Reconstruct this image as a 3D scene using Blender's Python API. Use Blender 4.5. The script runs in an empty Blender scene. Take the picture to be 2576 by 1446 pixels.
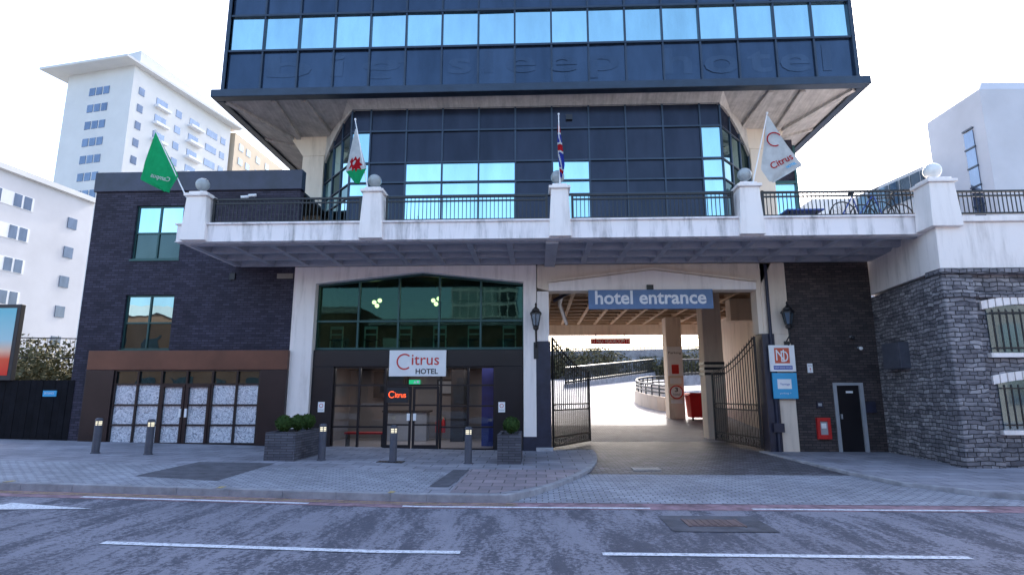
import bpy, bmesh, math, random
import numpy as np
from mathutils import Vector, Matrix
random.seed(7); rng=np.random.default_rng(7)
R=math.radians
scene=bpy.context.scene
COL=bpy.context.collection

# ------------------------------------------------------------ materials
def nt(name):
    m=bpy.data.materials.new(name); m.use_nodes=True
    t=m.node_tree; t.nodes.clear()
    o=t.nodes.new("ShaderNodeOutputMaterial"); return m,t,o
def N(t,kind,**kw):
    n=t.nodes.new(kind)
    for k,v in kw.items(): setattr(n,k,v)
    return n
def c4(c): return (c[0],c[1],c[2],1)
def pos(t,mode=None,scale=(1,1,1)):
    g=N(t,"ShaderNodeNewGeometry"); out=g.outputs["Position"]
    if mode=="wall":
        s=N(t,"ShaderNodeSeparateXYZ"); t.links.new(out,s.inputs[0])
        a=N(t,"ShaderNodeMath",operation="ADD"); t.links.new(s.outputs[0],a.inputs[0]); t.links.new(s.outputs[1],a.inputs[1])
        c=N(t,"ShaderNodeCombineXYZ"); t.links.new(a.outputs[0],c.inputs[0]); t.links.new(s.outputs[2],c.inputs[1]); out=c.outputs[0]
    mp=N(t,"ShaderNodeMapping"); mp.inputs["Scale"].default_value=scale
    t.links.new(out,mp.inputs["Vector"]); return mp.outputs[0]
def noise(t,vec,scale,detail=4,rough=.6,dist=0):
    n=N(t,"ShaderNodeTexNoise"); n.inputs["Scale"].default_value=scale; n.inputs["Detail"].default_value=detail
    n.inputs["Roughness"].default_value=rough; n.inputs["Distortion"].default_value=dist
    t.links.new(vec,n.inputs["Vector"]); return n.outputs["Fac"]
def ramp(t,fac,stops):
    r=N(t,"ShaderNodeValToRGB"); e=r.color_ramp.elements
    e[0].position=stops[0][0]; e[0].color=c4(stops[0][1]); e[1].position=stops[-1][0]; e[1].color=c4(stops[-1][1])
    for p,c in stops[1:-1]:
        x=e.new(p); x.color=c4(c)
    t.links.new(fac,r.inputs[0]); return r.outputs["Color"]
def mix(t,fac,a,b,mode="MIX"):
    m=N(t,"ShaderNodeMix",data_type="RGBA",blend_type=mode)
    for sock,v in ((m.inputs[0],fac),(m.inputs[6],a),(m.inputs[7],b)):
        if isinstance(v,(int,float)): sock.default_value=v
        elif isinstance(v,tuple): sock.default_value=c4(v)
        else: t.links.new(v,sock)
    return m.outputs[2]
def bump(t,h,strength,dist=.01):
    b=N(t,"ShaderNodeBump"); b.inputs["Strength"].default_value=strength; b.inputs["Distance"].default_value=dist
    t.links.new(h,b.inputs["Height"]); return b.outputs[0]
def princ(t,o,col,rough=.6,metal=0,nrm=None,spec=.5,coat=0):
    p=N(t,"ShaderNodeBsdfPrincipled")
    if isinstance(col,tuple): p.inputs["Base Color"].default_value=c4(col)
    else: t.links.new(col,p.inputs["Base Color"])
    if isinstance(rough,(int,float)): p.inputs["Roughness"].default_value=rough
    else: t.links.new(rough,p.inputs["Roughness"])
    p.inputs["Metallic"].default_value=metal; p.inputs["Specular IOR Level"].default_value=spec
    if coat: p.inputs["Coat Weight"].default_value=coat
    if nrm is not None: t.links.new(nrm,p.inputs["Normal"])
    t.links.new(p.outputs[0],o.inputs[0]); return p
def pm(name,col,rough=.6,metal=0,var=.25,scale=2.5,bmp=.15,fine=40,spec=.5):
    m,t,o=nt(name); v=pos(t)
    n=noise(t,v,scale,5); f=noise(t,v,fine,3)
    lo=tuple(c*(1-var) for c in col); hi=tuple(min(1,c*(1+var)) for c in col)
    c=ramp(t,n,[(.3,lo),(.7,hi)])
    princ(t,o,c,rough,metal,bump(t,f,bmp),spec); return m
def dirty(name,col,dirt,rough=.75,streak=True,amount=.55,bmp=.25,boards=None):
    m,t,o=nt(name)
    v=pos(t,None,(1,1,.12 if streak else 1)); n=noise(t,v,3.2,8,.7)
    v2=pos(t); n2=noise(t,v2,.9,6,.65); n3=noise(t,v2,30,4)
    a=ramp(t,n,[(.48,(0,0,0)),(.72,(1,1,1))]); b=ramp(t,n2,[(.4,(0,0,0)),(.75,(1,1,1))])
    k=mix(t,1.0,a,b,"MULTIPLY"); k2=mix(t,.35,k,a,"ADD"); k3=mix(t,1.0,k2,(amount,)*3,"MULTIPLY")
    c=mix(t,k3,col,dirt)
    if boards:
        nb=noise(t,pos(t,None,boards),1,4,.7); c=mix(t,.45,c,ramp(t,nb,[(.35,(.6,)*3),(.65,(1.15,)*3)]),"MULTIPLY")
        bl=noise(t,v2,2.2,7,.75); c=mix(t,.5,c,ramp(t,bl,[(.38,(.6,.6,.62)),(.6,(1.1,)*3)]),"MULTIPLY")
    princ(t,o,c,rough,0,bump(t,n3,bmp)); return m
def brickmat(name,c1,c2,mortar,bw,rh,ms=.01,mode="wall",rough=.8,spec=.4,bmp=.5,stain=.35,blotch=None):
    m,t,o=nt(name); v=pos(t,mode); b=N(t,"ShaderNodeTexBrick")
    t.links.new(v,b.inputs["Vector"])
    b.inputs["Color1"].default_value=c4(c1); b.inputs["Color2"].default_value=c4(c2); b.inputs["Mortar"].default_value=c4(mortar)
    b.inputs["Scale"].default_value=1; b.inputs["Brick Width"].default_value=bw; b.inputs["Row Height"].default_value=rh
    b.inputs["Mortar Size"].default_value=ms; b.inputs["Mortar Smooth"].default_value=.3
    pv=pos(t); n=noise(t,pv,.7,6,.65); g=ramp(t,n,[(.3,(1-stain,)*3),(.7,(1+stain*.5,)*3)])
    c=mix(t,1.0,b.outputs["Color"],g,"MULTIPLY")
    f=noise(t,pv,50,3); c=mix(t,.25,c,ramp(t,f,[(.3,(.3,)*3),(.7,(1.,)*3)]),"MULTIPLY")
    if blotch:
        q=noise(t,pv,3.5,7,.75); c=mix(t,ramp(t,q,[(.56,(0,0,0)),(.68,(.8,)*3)]),c,blotch)
    inv=N(t,"ShaderNodeMath",operation="SUBTRACT"); inv.inputs[0].default_value=1; t.links.new(b.outputs["Fac"],inv.inputs[1])
    princ(t,o,c,rough,0,bump(t,inv.outputs[0],bmp,.008),spec); return m
def mirror(name,tint,fac,dark=(.01,.015,.03),rough=.03,wob=.05,wsc=.6,fres=.5):
    m,t,o=nt(name); v=pos(t); n=noise(t,v,wsc,2); nb=bump(t,n,wob,.05)
    vv=pos(t,None,(1,1,.3)); dn=noise(t,vv,1.7,5)
    g=N(t,"ShaderNodeBsdfGlossy"); g.inputs["Roughness"].default_value=rough; t.links.new(nb,g.inputs["Normal"])
    col=ramp(t,dn,[(.3,tuple(x*.82 for x in tint)),(.7,tint)])
    oi=N(t,"ShaderNodeObjectInfo"); col=mix(t,1.0,col,ramp(t,oi.outputs["Random"],[(0,(.82,.84,.86)),(1,(1.05,)*3)]),"MULTIPLY")
    t.links.new(col,g.inputs["Color"])
    d=N(t,"ShaderNodeBsdfDiffuse"); t.links.new(mix(t,1.0,dark,ramp(t,dn,[(.3,(.7,)*3),(.7,(1.3,)*3)]),"MULTIPLY"),d.inputs["Color"])
    lw=N(t,"ShaderNodeLayerWeight"); lw.inputs["Blend"].default_value=.25
    a=N(t,"ShaderNodeMath",operation="MULTIPLY_ADD"); a.inputs[1].default_value=fres; a.inputs[2].default_value=fac; a.use_clamp=True
    t.links.new(lw.outputs["Fresnel"],a.inputs[0])
    x=N(t,"ShaderNodeMixShader"); t.links.new(a.outputs[0],x.inputs[0]); t.links.new(d.outputs[0],x.inputs[1]); t.links.new(g.outputs[0],x.inputs[2])
    t.links.new(x.outputs[0],o.inputs[0]); return m
def clearglass(name,tint,fac=.12,gcol=(.75,.95,.95),fres=.5):
    m,t,o=nt(name); v=pos(t); n=noise(t,v,.7,2); nb=bump(t,n,.04,.05)
    g=N(t,"ShaderNodeBsdfGlossy"); g.inputs["Roughness"].default_value=.02; g.inputs["Color"].default_value=c4(gcol); t.links.new(nb,g.inputs["Normal"])
    d=N(t,"ShaderNodeBsdfTransparent"); d.inputs["Color"].default_value=c4(tint)
    lw=N(t,"ShaderNodeLayerWeight"); lw.inputs["Blend"].default_value=.3
    a=N(t,"ShaderNodeMath",operation="MULTIPLY_ADD"); a.inputs[1].default_value=fres; a.inputs[2].default_value=fac; a.use_clamp=True
    t.links.new(lw.outputs["Fresnel"],a.inputs[0])
    x=N(t,"ShaderNodeMixShader"); t.links.new(a.outputs[0],x.inputs[0]); t.links.new(d.outputs[0],x.inputs[1]); t.links.new(g.outputs[0],x.inputs[2])
    t.links.new(x.outputs[0],o.inputs[0]); return m
def emis(name,col,s):
    m,t,o=nt(name); e=N(t,"ShaderNodeEmission"); e.inputs[0].default_value=c4(col); e.inputs[1].default_value=s
    t.links.new(e.outputs[0],o.inputs[0]); return m

M={}
M['white']=dirty("white_render",(.94,.87,.83),(.34,.29,.26))
M['whitefascia']=dirty("stained_white_fascia",(.93,.87,.86),(.08,.075,.07),amount=.9)
M['cream']=dirty("cream_concrete",(.80,.68,.56),(.30,.22,.15))
M['concrete']=dirty("board_concrete",(.56,.53,.50),(.22,.2,.18),amount=.55,boards=(11,.5,.8))
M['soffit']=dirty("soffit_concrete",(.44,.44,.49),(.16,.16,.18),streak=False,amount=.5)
M['soffitshade']=dirty("soffit_recess_shade",(.085,.085,.10),(.05,.05,.055),streak=False,amount=.5)  # coffer recess shade painted in as a darker copy of the soffit concrete
M['soffitbounce']=dirty("bounce_warm_soffit",(.42,.28,.17),(.2,.12,.06),streak=False,amount=.6)  # warm bounce light from the sunlit ramp is put into this brown
M['soffitbounceshade']=dirty("bounce_warm_soffit_shade",(.10,.055,.03),(.06,.035,.02),streak=False,amount=.6)  # shade between the passage ribs painted in, a darker copy of the bounce-warmed brown
M['brick']=brickmat("dark_brick",(.066,.058,.092),(.028,.025,.045),(.018,.017,.028),.225,.075,.010)
M['brick2']=brickmat("dark_brown_brick",(.115,.09,.088),(.055,.046,.048),(.032,.03,.032),.225,.075,.010)
M['band']=pm("glazed_band",(.02,.02,.045),.25,0,.5,1.5,.05)
M['blackmetal']=pm("black_metal",(.012,.012,.014),.4,.0,.3,5,.05)
M['navy']=pm("navy_paint",(.02,.022,.045),.45,0,.3,4,.1)
M['mull']=pm("mullion_blue",(.026,.045,.075),.35,.3,.2,2,.03)
M['mullgreen']=pm("mullion_green",(.02,.07,.07),.35,.3,.2,2,.03)
M['sky_glass']=mirror("sky_mirror_glass",(.56,.87,.93),.80,(.02,.06,.09),.03,.06,.5)
M['span']=mirror("dark_spandrel",(.40,.57,.80),.12,(.016,.027,.052),.12,.08,.8,.3)
M['span2']=mirror("dark_panel",(.40,.48,.64),.055,(.018,.021,.034),.2,.05,.8,.2)
M['greenglass']=clearglass("green_glass",(.20,.42,.38),.04,(.28,.60,.52),.32)
M['shopglass']=clearglass("clear_glass",(.72,.75,.80),.06,(.75,.9,.95),.4)
M['winglass']=mirror("window_glass",(.5,.75,.82),.45,(.01,.02,.02),.01,.12,.9)
M['dimglass']=mirror("dim_window_glass",(.35,.5,.5),.18,(.012,.02,.022),.01,.12,.9,.3)
M['bronze']=pm("bronze_panel",(.13,.055,.035),.38,.3,.25,.8,.03)
M['darkbronze']=pm("dark_bronze",(.025,.015,.016),.35,.2,.3,.8,.03)
M['black']=pm("black_panel",(.010,.009,.012),.3,0,.3,1,.03)
M['boardblack']=pm("black_boards",(.008,.008,.011),.8,0,.4,3,.1,40,.15)
M['red']=pm("red_paint",(.55,.02,.02),.4,0,.15)
M['plate']=pm("white_plate",(.88,.89,.90),.35,0,.04)
M['redink']=pm("red_ink",(.62,.03,.025),.4,0,.05)
M['orangeink']=pm("orange_red_ink",(.62,.09,.04),.4,0,.05)
M['ink']=pm("dark_ink",(.02,.02,.025),.5,0,.05)
M['signblue']=pm("slate_blue_sign",(.11,.20,.38),.5,0,.12)
M['cyan']=pm("cyan_plate",(.03,.38,.68),.4,0,.05)
M['blueink']=pm("blue_ink",(.04,.10,.42),.4,0,.05)
M['letter']=pm("pale_letters",(.78,.80,.84),.4,0,.08)
M['ghost']=mirror("ghost_letters",(.41,.58,.80),.12,(.021,.033,.059),.12,.08,.8,.3)
M['grey']=pm("bollard_grey",(.085,.09,.115),.5,.1,.15,6,.05)
M['lightgrey']=pm("light_grey",(.4,.42,.45),.4,.2,.1)
M['slate']=brickmat("slate_brick",(.15,.15,.18),(.085,.085,.11),(.05,.05,.055),.3,.06,.008,rough=.75)
M['globe']=pm("opal_globe",(.34,.37,.38),.10,0,.3,5,.02)
M['globewhite']=pm("white_globe",(.85,.84,.80),.2,0,.04,5,.02)
M['soil']=pm("soil",(.03,.02,.012),.9)
M['beige']=pm("beige_wall",(.26,.24,.24),.7,0,.08)
M['intdark']=pm("dark_ceiling",(.03,.03,.035),.8)
M['darkroom']=pm("dark_room_wall",(.07,.075,.07),.8)
M['intfloor']=pm("pale_floor",(.34,.32,.33),.3,0,.1)
M['bluewall']=pm("blue_wall",(.03,.05,.28),.6)
M['orange']=emis("orange_neon",(1,.10,.03),3)
M['lamp']=emis("warm_lamp",(1,.8,.35),6)
M['bolllamp']=emis("bollard_glow",(1,.95,.75),1.2)
M['exit']=emis("exit_green",(.03,.55,.25),1.0)
M['kerb']=pm("kerb_stone",(.33,.33,.36),.8,0,.35,3,.3)
M['tarmac']=pm("tarmac_patch",(.105,.105,.125),.9,0,.35,4,.5,90)
M['slab']=brickmat("paving_slabs",(.40,.40,.46),(.30,.30,.35),(.14,.14,.16),.6,.45,.014,mode=None,rough=.75,bmp=.25,stain=.35,blotch=(.23,.23,.26))
M['sett']=brickmat("light_block_paving",(.50,.52,.59),(.35,.36,.42),(.16,.16,.18),.2,.1,.012,mode=None,rough=.75,bmp=.35,stain=.28,blotch=(.31,.31,.35))
M['pink']=brickmat("pink_paving",(.41,.34,.37),(.29,.25,.28),(.15,.14,.15),.4,.4,.014,mode=None,rough=.75,bmp=.25,stain=.3,blotch=(.23,.21,.22))
M['darksett']=brickmat("dark_setts",(.24,.235,.275),(.09,.088,.11),(.03,.03,.033),.24,.12,.018,mode=None,rough=.6,bmp=.7,stain=.45,blotch=(.085,.085,.10))
M['farwhite']=pm("far_white",(.62,.63,.65),.8,0,.05,.3,0)
M['farshade']=pm("far_grey_white",(.54,.55,.60),.8,0,.08,.3,0)
M['farbeige']=pm("far_beige",(.50,.42,.33),.8,0,.06,.3,0)
M['farglass']=mirror("far_glass",(.4,.52,.6),.35,(.06,.08,.10),.05)
M['ochre']=pm("brown_brick",(.20,.10,.065),.85,0,.2,.4,.1)
M['sandstone']=pm("sandstone",(.30,.27,.23),.85,0,.15,.3,.1)
M['earth']=pm("earth",(.20,.20,.18),.95,0,.3,.2,.3)
M['redbin']=pm("red_plastic",(.5,.008,.012),.45,0,.1,2,.05,40,.3)

def leafmat(name,a,b):
    m,t,o=nt(name); v=pos(t); n=noise(t,v,2.2,4); n2=noise(t,v,25,2)
    c=mix(t,.5,ramp(t,n,[(.3,a),(.7,b)]),ramp(t,n2,[(.3,a),(.7,b)]))
    princ(t,o,c,.7,0,None,.2); return m
M['leaf']=leafmat("box_leaf",(.02,.045,.012),(.07,.13,.03))
M['hedge']=leafmat("hedge_leaf",(.06,.065,.035),(.19,.17,.09))
def asphalt():
    m,t,o=nt("worn_asphalt")
    v=pos(t,None,(1.5,.34,1)); s=noise(t,v,1.3,8,.74,.35); f=noise(t,pos(t),18,6,.8); g=noise(t,pos(t),120,3,.7)
    big=noise(t,pos(t,None,(.5,1,1)),.5,3); st=noise(t,pos(t,None,(9,.5,1)),1,4,.7)
    s2=mix(t,.45,s,f); k=ramp(t,s2,[(.470,(0,0,0)),(.525,(1,1,1))])
    k=mix(t,1.0,k,ramp(t,big,[(.35,(.7,)*3),(.55,(1,)*3)]),"MULTIPLY")
    c=mix(t,k,(.115,.117,.15),(.315,.312,.37)); c=mix(t,.5,c,ramp(t,g,[(.25,(.3,)*3),(.75,(1.4,)*3)]),"MULTIPLY")
    c=mix(t,.3,c,ramp(t,st,[(.3,(.7,)*3),(.7,(1.2,)*3)]),"MULTIPLY")
    princ(t,o,c,.85,0,bump(t,g,.6,.012),.3); return m
M['asphalt']=asphalt()
M['redasphalt']=pm("red_asphalt",(.30,.19,.22),.9,0,.5,5,.5,90)
def paintmat(name,col,under,w=(.36,.5)):
    m,t,o=nt(name); f=noise(t,pos(t),22,6,.8)
    k=ramp(t,f,[(w[0],(0,0,0)),(w[1],(1,1,1))]); princ(t,o,mix(t,k,under,col),.7); return m
M['line']=paintmat("road_white",(.84,.86,.92),(.36,.36,.41),(.38,.52))
M['yline']=paintmat("road_yellow",(.62,.46,.16),(.30,.23,.19),(.4,.58))
def stone():
    m,t,o=nt("rubble_stone"); v=pos(t,"wall")
    nn=N(t,"ShaderNodeTexNoise"); nn.inputs["Scale"].default_value=2.8; nn.inputs["Detail"].default_value=2; t.links.new(pos(t),nn.inputs["Vector"])
    sc=N(t,"ShaderNodeVectorMath",operation="SCALE"); sc.inputs[3].default_value=.12; t.links.new(nn.outputs["Color"],sc.inputs[0])
    add=N(t,"ShaderNodeVectorMath",operation="ADD"); t.links.new(v,add.inputs[0]); t.links.new(sc.outputs[0],add.inputs[1])
    b=N(t,"ShaderNodeTexBrick"); t.links.new(add.outputs[0],b.inputs["Vector"])
    b.inputs["Color1"].default_value=c4((.36,.35,.37)); b.inputs["Color2"].default_value=c4((.15,.145,.165)); b.inputs["Mortar"].default_value=c4((.045,.044,.05))
    b.inputs["Scale"].default_value=1; b.inputs["Brick Width"].default_value=.31; b.inputs["Row Height"].default_value=.10; b.inputs["Mortar Size"].default_value=.013
    b.inputs["Mortar Smooth"].default_value=.6; b.offset=.37; b.squash=.55; b.squash_frequency=3
    vo=N(t,"ShaderNodeTexVoronoi"); vo.inputs["Scale"].default_value=1; mp=N(t,"ShaderNodeMapping"); mp.inputs["Scale"].default_value=(3.0,8.0,1); t.links.new(add.outputs[0],mp.inputs[0]); t.links.new(mp.outputs[0],vo.inputs["Vector"])
    bw=N(t,"ShaderNodeRGBToBW"); t.links.new(vo.outputs["Color"],bw.inputs[0])
    f=noise(t,pos(t),11,5,.7); c=mix(t,.5,b.outputs["Color"],ramp(t,f,[(.3,(.5,)*3),(.7,(1.35,)*3)]),"MULTIPLY")
    c=mix(t,.6,c,ramp(t,bw.outputs[0],[(.2,(.45,.45,.48)),(.8,(1.4,1.36,1.32))]),"MULTIPLY")
    hh=mix(t,.7,f,b.outputs["Fac"],"SUBTRACT")
    princ(t,o,c,.85,0,bump(t,hh,.9,.03)); return m
M['stone']=stone()
def wash():
    m,t,o=nt("whitewashed_glass"); v=pos(t); n=noise(t,v,4.5,7,.72,5)
    c=ramp(t,n,[(.36,(.10,.12,.16)),(.45,(.42,.46,.54)),(.58,(.78,.81,.86))]); princ(t,o,c,.35,0,None,.6,.4); return m
M['wash']=wash()
def screen():
    m,t,o=nt("poster_print"); g=N(t,"ShaderNodeNewGeometry"); s=N(t,"ShaderNodeSeparateXYZ"); t.links.new(g.outputs[0],s.inputs[0])
    mr=N(t,"ShaderNodeMapRange"); mr.inputs[1].default_value=2.2; mr.inputs[2].default_value=4.2; t.links.new(s.outputs[2],mr.inputs[0])
    c=ramp(t,mr.outputs[0],[(0,(.75,.015,.01)),(.25,(.8,.08,.03)),(.38,(.8,.5,.35)),(.55,(.4,.62,.66)),(1,(.16,.5,.58))]); princ(t,o,c,.3); return m
M['poster']=screen()

# ------------------------------------------------------------ mesh helpers
def W(o):
    b=o.matrix_basis
    return (W(o.parent)@o.matrix_parent_inverse@b) if o.parent else b.copy()
def par(c,p):
    c.parent=p; c.matrix_parent_inverse=W(p).inverted(); return c
class MB:
    def __init__(s): s.v=[]; s.f=[]; s.m=[]; s.mi=0; s.pieces=[]
    def add(s,vs,fs):
        n=len(s.v); s.v+= [tuple(v) for v in vs]; s.f+=[tuple(i+n for i in f) for f in fs]; s.m+=[s.mi]*len(fs); s.pieces.append((list(vs),list(fs))); return s
    def box(s,x0,x1,y0,y1,z0,z1):
        return s.hexa([(x0,y0,z0),(x1,y0,z0),(x1,y1,z0),(x0,y1,z0)],[(x0,y0,z1),(x1,y0,z1),(x1,y1,z1),(x0,y1,z1)])
    def hexa(s,b,t):
        return s.add(list(b)+list(t),[(3,2,1,0),(4,5,6,7),(0,1,5,4),(1,2,6,5),(2,3,7,6),(3,0,4,7)])
    def prism(s,poly,y0,y1):
        n=len(poly); vs=[(x,y0,z) for x,z in poly]+[(x,y1,z) for x,z in poly]
        fs=[tuple(range(n)),tuple(range(2*n-1,n-1,-1))]+[(i+n,(i+1)%n+n,(i+1)%n,i) for i in range(n)]
        return s.add(vs,fs)
    def tube(s,p,q,r,n=8,r2=None):
        p=Vector(p);q=Vector(q); d=(q-p).normalized(); a=d.orthogonal().normalized(); b=d.cross(a); r2=r if r2 is None else r2
        vs=[p+(a*math.cos(2*math.pi*i/n)+b*math.sin(2*math.pi*i/n))*r for i in range(n)]+[q+(a*math.cos(2*math.pi*i/n)+b*math.sin(2*math.pi*i/n))*r2 for i in range(n)]
        fs=[(i,(i+1)%n,(i+1)%n+n,i+n) for i in range(n)]+[tuple(range(n-1,-1,-1)),tuple(range(n,2*n))]
        return s.add(vs,fs)
    def path(s,pts,r,n=6):
        for a,b in zip(pts[:-1],pts[1:]): s.tube(a,b,r,n)
        return s
    def rev(s,c,prof,n=20):
        vs=[];fs=[]
        for r,z in prof:
            for i in range(n):
                a=2*math.pi*i/n+math.pi/n; vs.append((c[0]+r*math.cos(a),c[1]+r*math.sin(a),c[2]+z))
        for k in range(len(prof)-1):
            for i in range(n):
                j=(i+1)%n; fs.append((k*n+i,k*n+j,(k+1)*n+j,(k+1)*n+i))
        fs.append(tuple(range(n-1,-1,-1))); L=(len(prof)-1)*n; fs.append(tuple(range(L,L+n)))
        return s.add(vs,fs)
    def sphere(s,c,r,n=20,m=12):
        return s.rev(c,[(max(1e-3,r*math.sin(math.pi*k/m)),-r*math.cos(math.pi*k/m)) for k in range(m+1)],n)
    def quad(s,*p): return s.add(p,[tuple(range(len(p)))])
    def obj(s,name,mat,parent=None,smooth=False,bevel=0):
        me=bpy.data.meshes.new(name); me.from_pydata(s.v,[],s.f)
        mats=mat if isinstance(mat,(list,tuple)) else [mat]
        for x in mats: me.materials.append(x)
        if len(mats)>1: me.polygons.foreach_set("material_index",s.m)
        if smooth: me.polygons.foreach_set("use_smooth",[True]*len(me.polygons))
        me.update(); o=bpy.data.objects.new(name,me); COL.objects.link(o)
        if parent is not None: par(o,parent)
        if bevel:
            b=o.modifiers.new("bevel","BEVEL"); b.width=bevel; b.segments=2; b.limit_method='ANGLE'
        if smooth:
            try: me.set_sharp_from_angle(angle=R(40))
            except Exception: pass
        return o
    def each(s,name,mat,parent=None,bevel=0):
        for vs,fs in s.pieces:
            b=MB(); b.add(vs,fs); b.obj(name,mat,parent,False,bevel)
def box(name,x0,x1,y0,y1,z0,z1,mat,parent=None,bevel=0): return MB().box(x0,x1,y0,y1,z0,z1).obj(name,mat,parent,False,bevel)
def pane(name,x0,x1,y,z0,z1,mat,parent,j=.0035):
    tx,tz=rng.normal(0,j,2)
    ys=[y-tx-tz,y+tx-tz,y+tx+tz,y-tx+tz]
    m=min(ys)-y; ys=[v-m for v in ys]
    return MB().quad((x0,ys[0],z0),(x1,ys[1],z0),(x1,ys[2],z1),(x0,ys[3],z1)).obj(name,mat,parent)
def thing(name,loc,label,cat,group=None):
    e=bpy.data.objects.new(name,None); e.empty_display_size=.3; e.location=loc; COL.objects.link(e); tag(e,label,cat,group); return e
def tag(o,label,cat,group=None):
    o["label"]=label; o["category"]=cat
    if group: o["group"]=group
    return o
def copything(top,delta,label=None):
    def cp(o,p):
        n=o.copy(); COL.objects.link(n)
        if p is not None: n.parent=p; n.matrix_parent_inverse=o.matrix_parent_inverse.copy()
        for c in list(o.children): cp(c,n)
        return n
    n=cp(top,None); n.location=Vector(top.location)+Vector(delta)
    if label: n["label"]=label
    return n
def text2d(body,size,spacing=1.0,bold=0.0,shear=0):
    c=bpy.data.curves.new("txt","FONT"); c.body=body; c.size=size; c.resolution_u=3; c.space_character=spacing; c.offset=bold; c.shear=shear
    o=bpy.data.objects.new("txt",c); COL.objects.link(o)
    dg=bpy.context.evaluated_depsgraph_get(); dg.update()
    me=bpy.data.meshes.new_from_object(o.evaluated_get(dg))
    vs=[(v.co.x,v.co.y) for v in me.vertices]; fs=[tuple(p.vertices) for p in me.polygons]
    bpy.data.objects.remove(o); bpy.data.curves.remove(c); bpy.data.meshes.remove(me)
    return vs,fs
def letters(name,body,x0,x1,z0,y,mat,parent,height=None,bold=0,fn=None,spacing=1.0):
    vs,fs=text2d(body,1.0,spacing,bold)
    xs=[v[0] for v in vs]; ys=[v[1] for v in vs]; sx=(x1-x0)/(max(xs)-min(xs)); sz=sx if height is None else height/(max(ys)-min(ys))
    mn=min(xs); my=min(ys)
    pts=[(x0+(a-mn)*sx, z0+(b-(my if height else 0))*sz) for a,b in vs]
    fn=fn or (lambda x,z:(x,y,z))
    b=MB(); b.add([fn(*p) for p in pts],fs); return b.obj(name,mat,parent)
def arcring(b,cx,cz,r,w,a0,a1,fn,n=28):
    vs=[];fs=[]
    for i in range(n+1):
        a=R(a0+(a1-a0)*i/n); vs+= [fn(cx+r*math.cos(a),cz+r*math.sin(a)),fn(cx+(r-w)*math.cos(a),cz+(r-w)*math.sin(a))]
    fs=[(2*i,2*i+1,2*i+3,2*i+2) for i in range(n)]; b.add(vs,fs)

# ------------------------------------------------------------ ground
def gz(x): return .02*min(15,max(0,-1.8-x))
def sheet(name,poly,z,mat,zf=None):
    bm=bmesh.new(); bm.faces.new([bm.verts.new((p[0],p[1],0)) for p in poly])
    for cx in (-1.8,-16.8):
        bmesh.ops.bisect_plane(bm,geom=bm.verts[:]+bm.edges[:]+bm.faces[:],plane_co=(cx,0,0),plane_no=(1,0,0))
    for v in bm.verts: v.co.z=gz(v.co.x)+(zf(v.co.x,v.co.y) if zf else z)
    bmesh.ops.recalc_face_normals(bm,faces=bm.faces[:])
    if bm.faces[:][0].normal.z<0: bmesh.ops.reverse_faces(bm,faces=bm.faces[:])
    me=bpy.data.meshes.new(name); bm.to_mesh(me); bm.free(); me.materials.append(mat)
    o=bpy.data.objects.new(name,me); COL.objects.link(o); o["kind"]="structure"; return o
sheet("ground",[(-600,-600),(600,-600),(600,900),(-600,900)],-.16,M['earth'])
sheet("road",[(-90,-16.5),(90,-16.5),(90,-7.7),(-90,-7.7)],-.12,M['asphalt'])
sheet("pavement_far_side",[(-90,-27),(90,-27),(90,-16.5),(-90,-16.5)],0,M['slab'])
sheet("red_lane_strip",[(-90,-8.22),(90,-8.22),(90,-7.7),(-90,-7.7)],-.116,M['redasphalt'])
for a,b in [(-7.3,-3.6),(-2.1,1.75),(3.3,6.8),(8.2,12)]: sheet("road_marking",[(a,-8.16),(b,-8.16),(b,-8.06),(a,-8.06)],-.111,M['line'])
for a,b in [(-4.95,-.85),(.72,4.65),(6.6,10.6)]: sheet("road_marking",[(a,-10.82),(b,-10.82),(b,-10.70),(a,-10.70)],-.111,M['line'])
sheet("road_arrow_marking",[(-9.2,-8.95),(-7.9,-8.88),(-7.9,-8.72),(-6.45,-8.98),(-7.7,-9.22),(-7.75,-9.08),(-9.2,-9.1)],-.111,M['line'])
for yy in (-7.80,-7.92): sheet("yellow_line_marking",[(-40,yy-.035),(-.3,yy-.035),(-.3,yy),(-40,yy)],-.111,M['yline'])
sheet("road_patch",[(1.75,-9.65),(3.1,-9.65),(3.1,-8.65),(1.75,-8.65)],-.112,M['tarmac'])
curve=[(-.45,-7.7),(-.05,-7.2),(.45,-6.3),(.85,-5.3),(1.2,-4.2),(1.45,-3.0),(1.6,-1.8),(1.68,-.6),(1.7,.35)]
sheet("pavement",[(-90,-7.55)]+[(-.62,-7.55)]+[(x-.13,y) for x,y in curve[1:]]+[(-.1,.35),(-90,.35)],0,M['slab'])
sheet("pavement_block_strip",[(-90,-7.55),(-1.9,-7.55),(-1.9,-4.9),(-90,-4.9)],.004,M['sett'])
sheet("pavement_pink_slabs",[(-1.45,-7.5),(-.68,-7.5),(-.15,-7.0),(.3,-6.3),(.65,-5.4),(1.0,-4.4),(-1.45,-4.4)],.005,M['pink'])
sheet("pavement_tarmac_patch",[(-7.5,-6.6),(-5.75,-6.9),(-5.9,-4.2),(-7.6,-4.3)],.008,M['tarmac'])
sheet("pavement_tarmac_patch",[(-1.9,-6.9),(-1.55,-6.9),(-1.45,-4.5),(-1.8,-4.5)],.009,M['tarmac'])
sheet("driveway_block_paving",[(-.4,-7.7),(8.4,-7.7),(6.75,-6),(6.62,-4.6),(1.05,-4.6),(.5,-6.2)],0,M['sett'],lambda x,y:-.112 if y<-7.65 else -.06)
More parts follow.
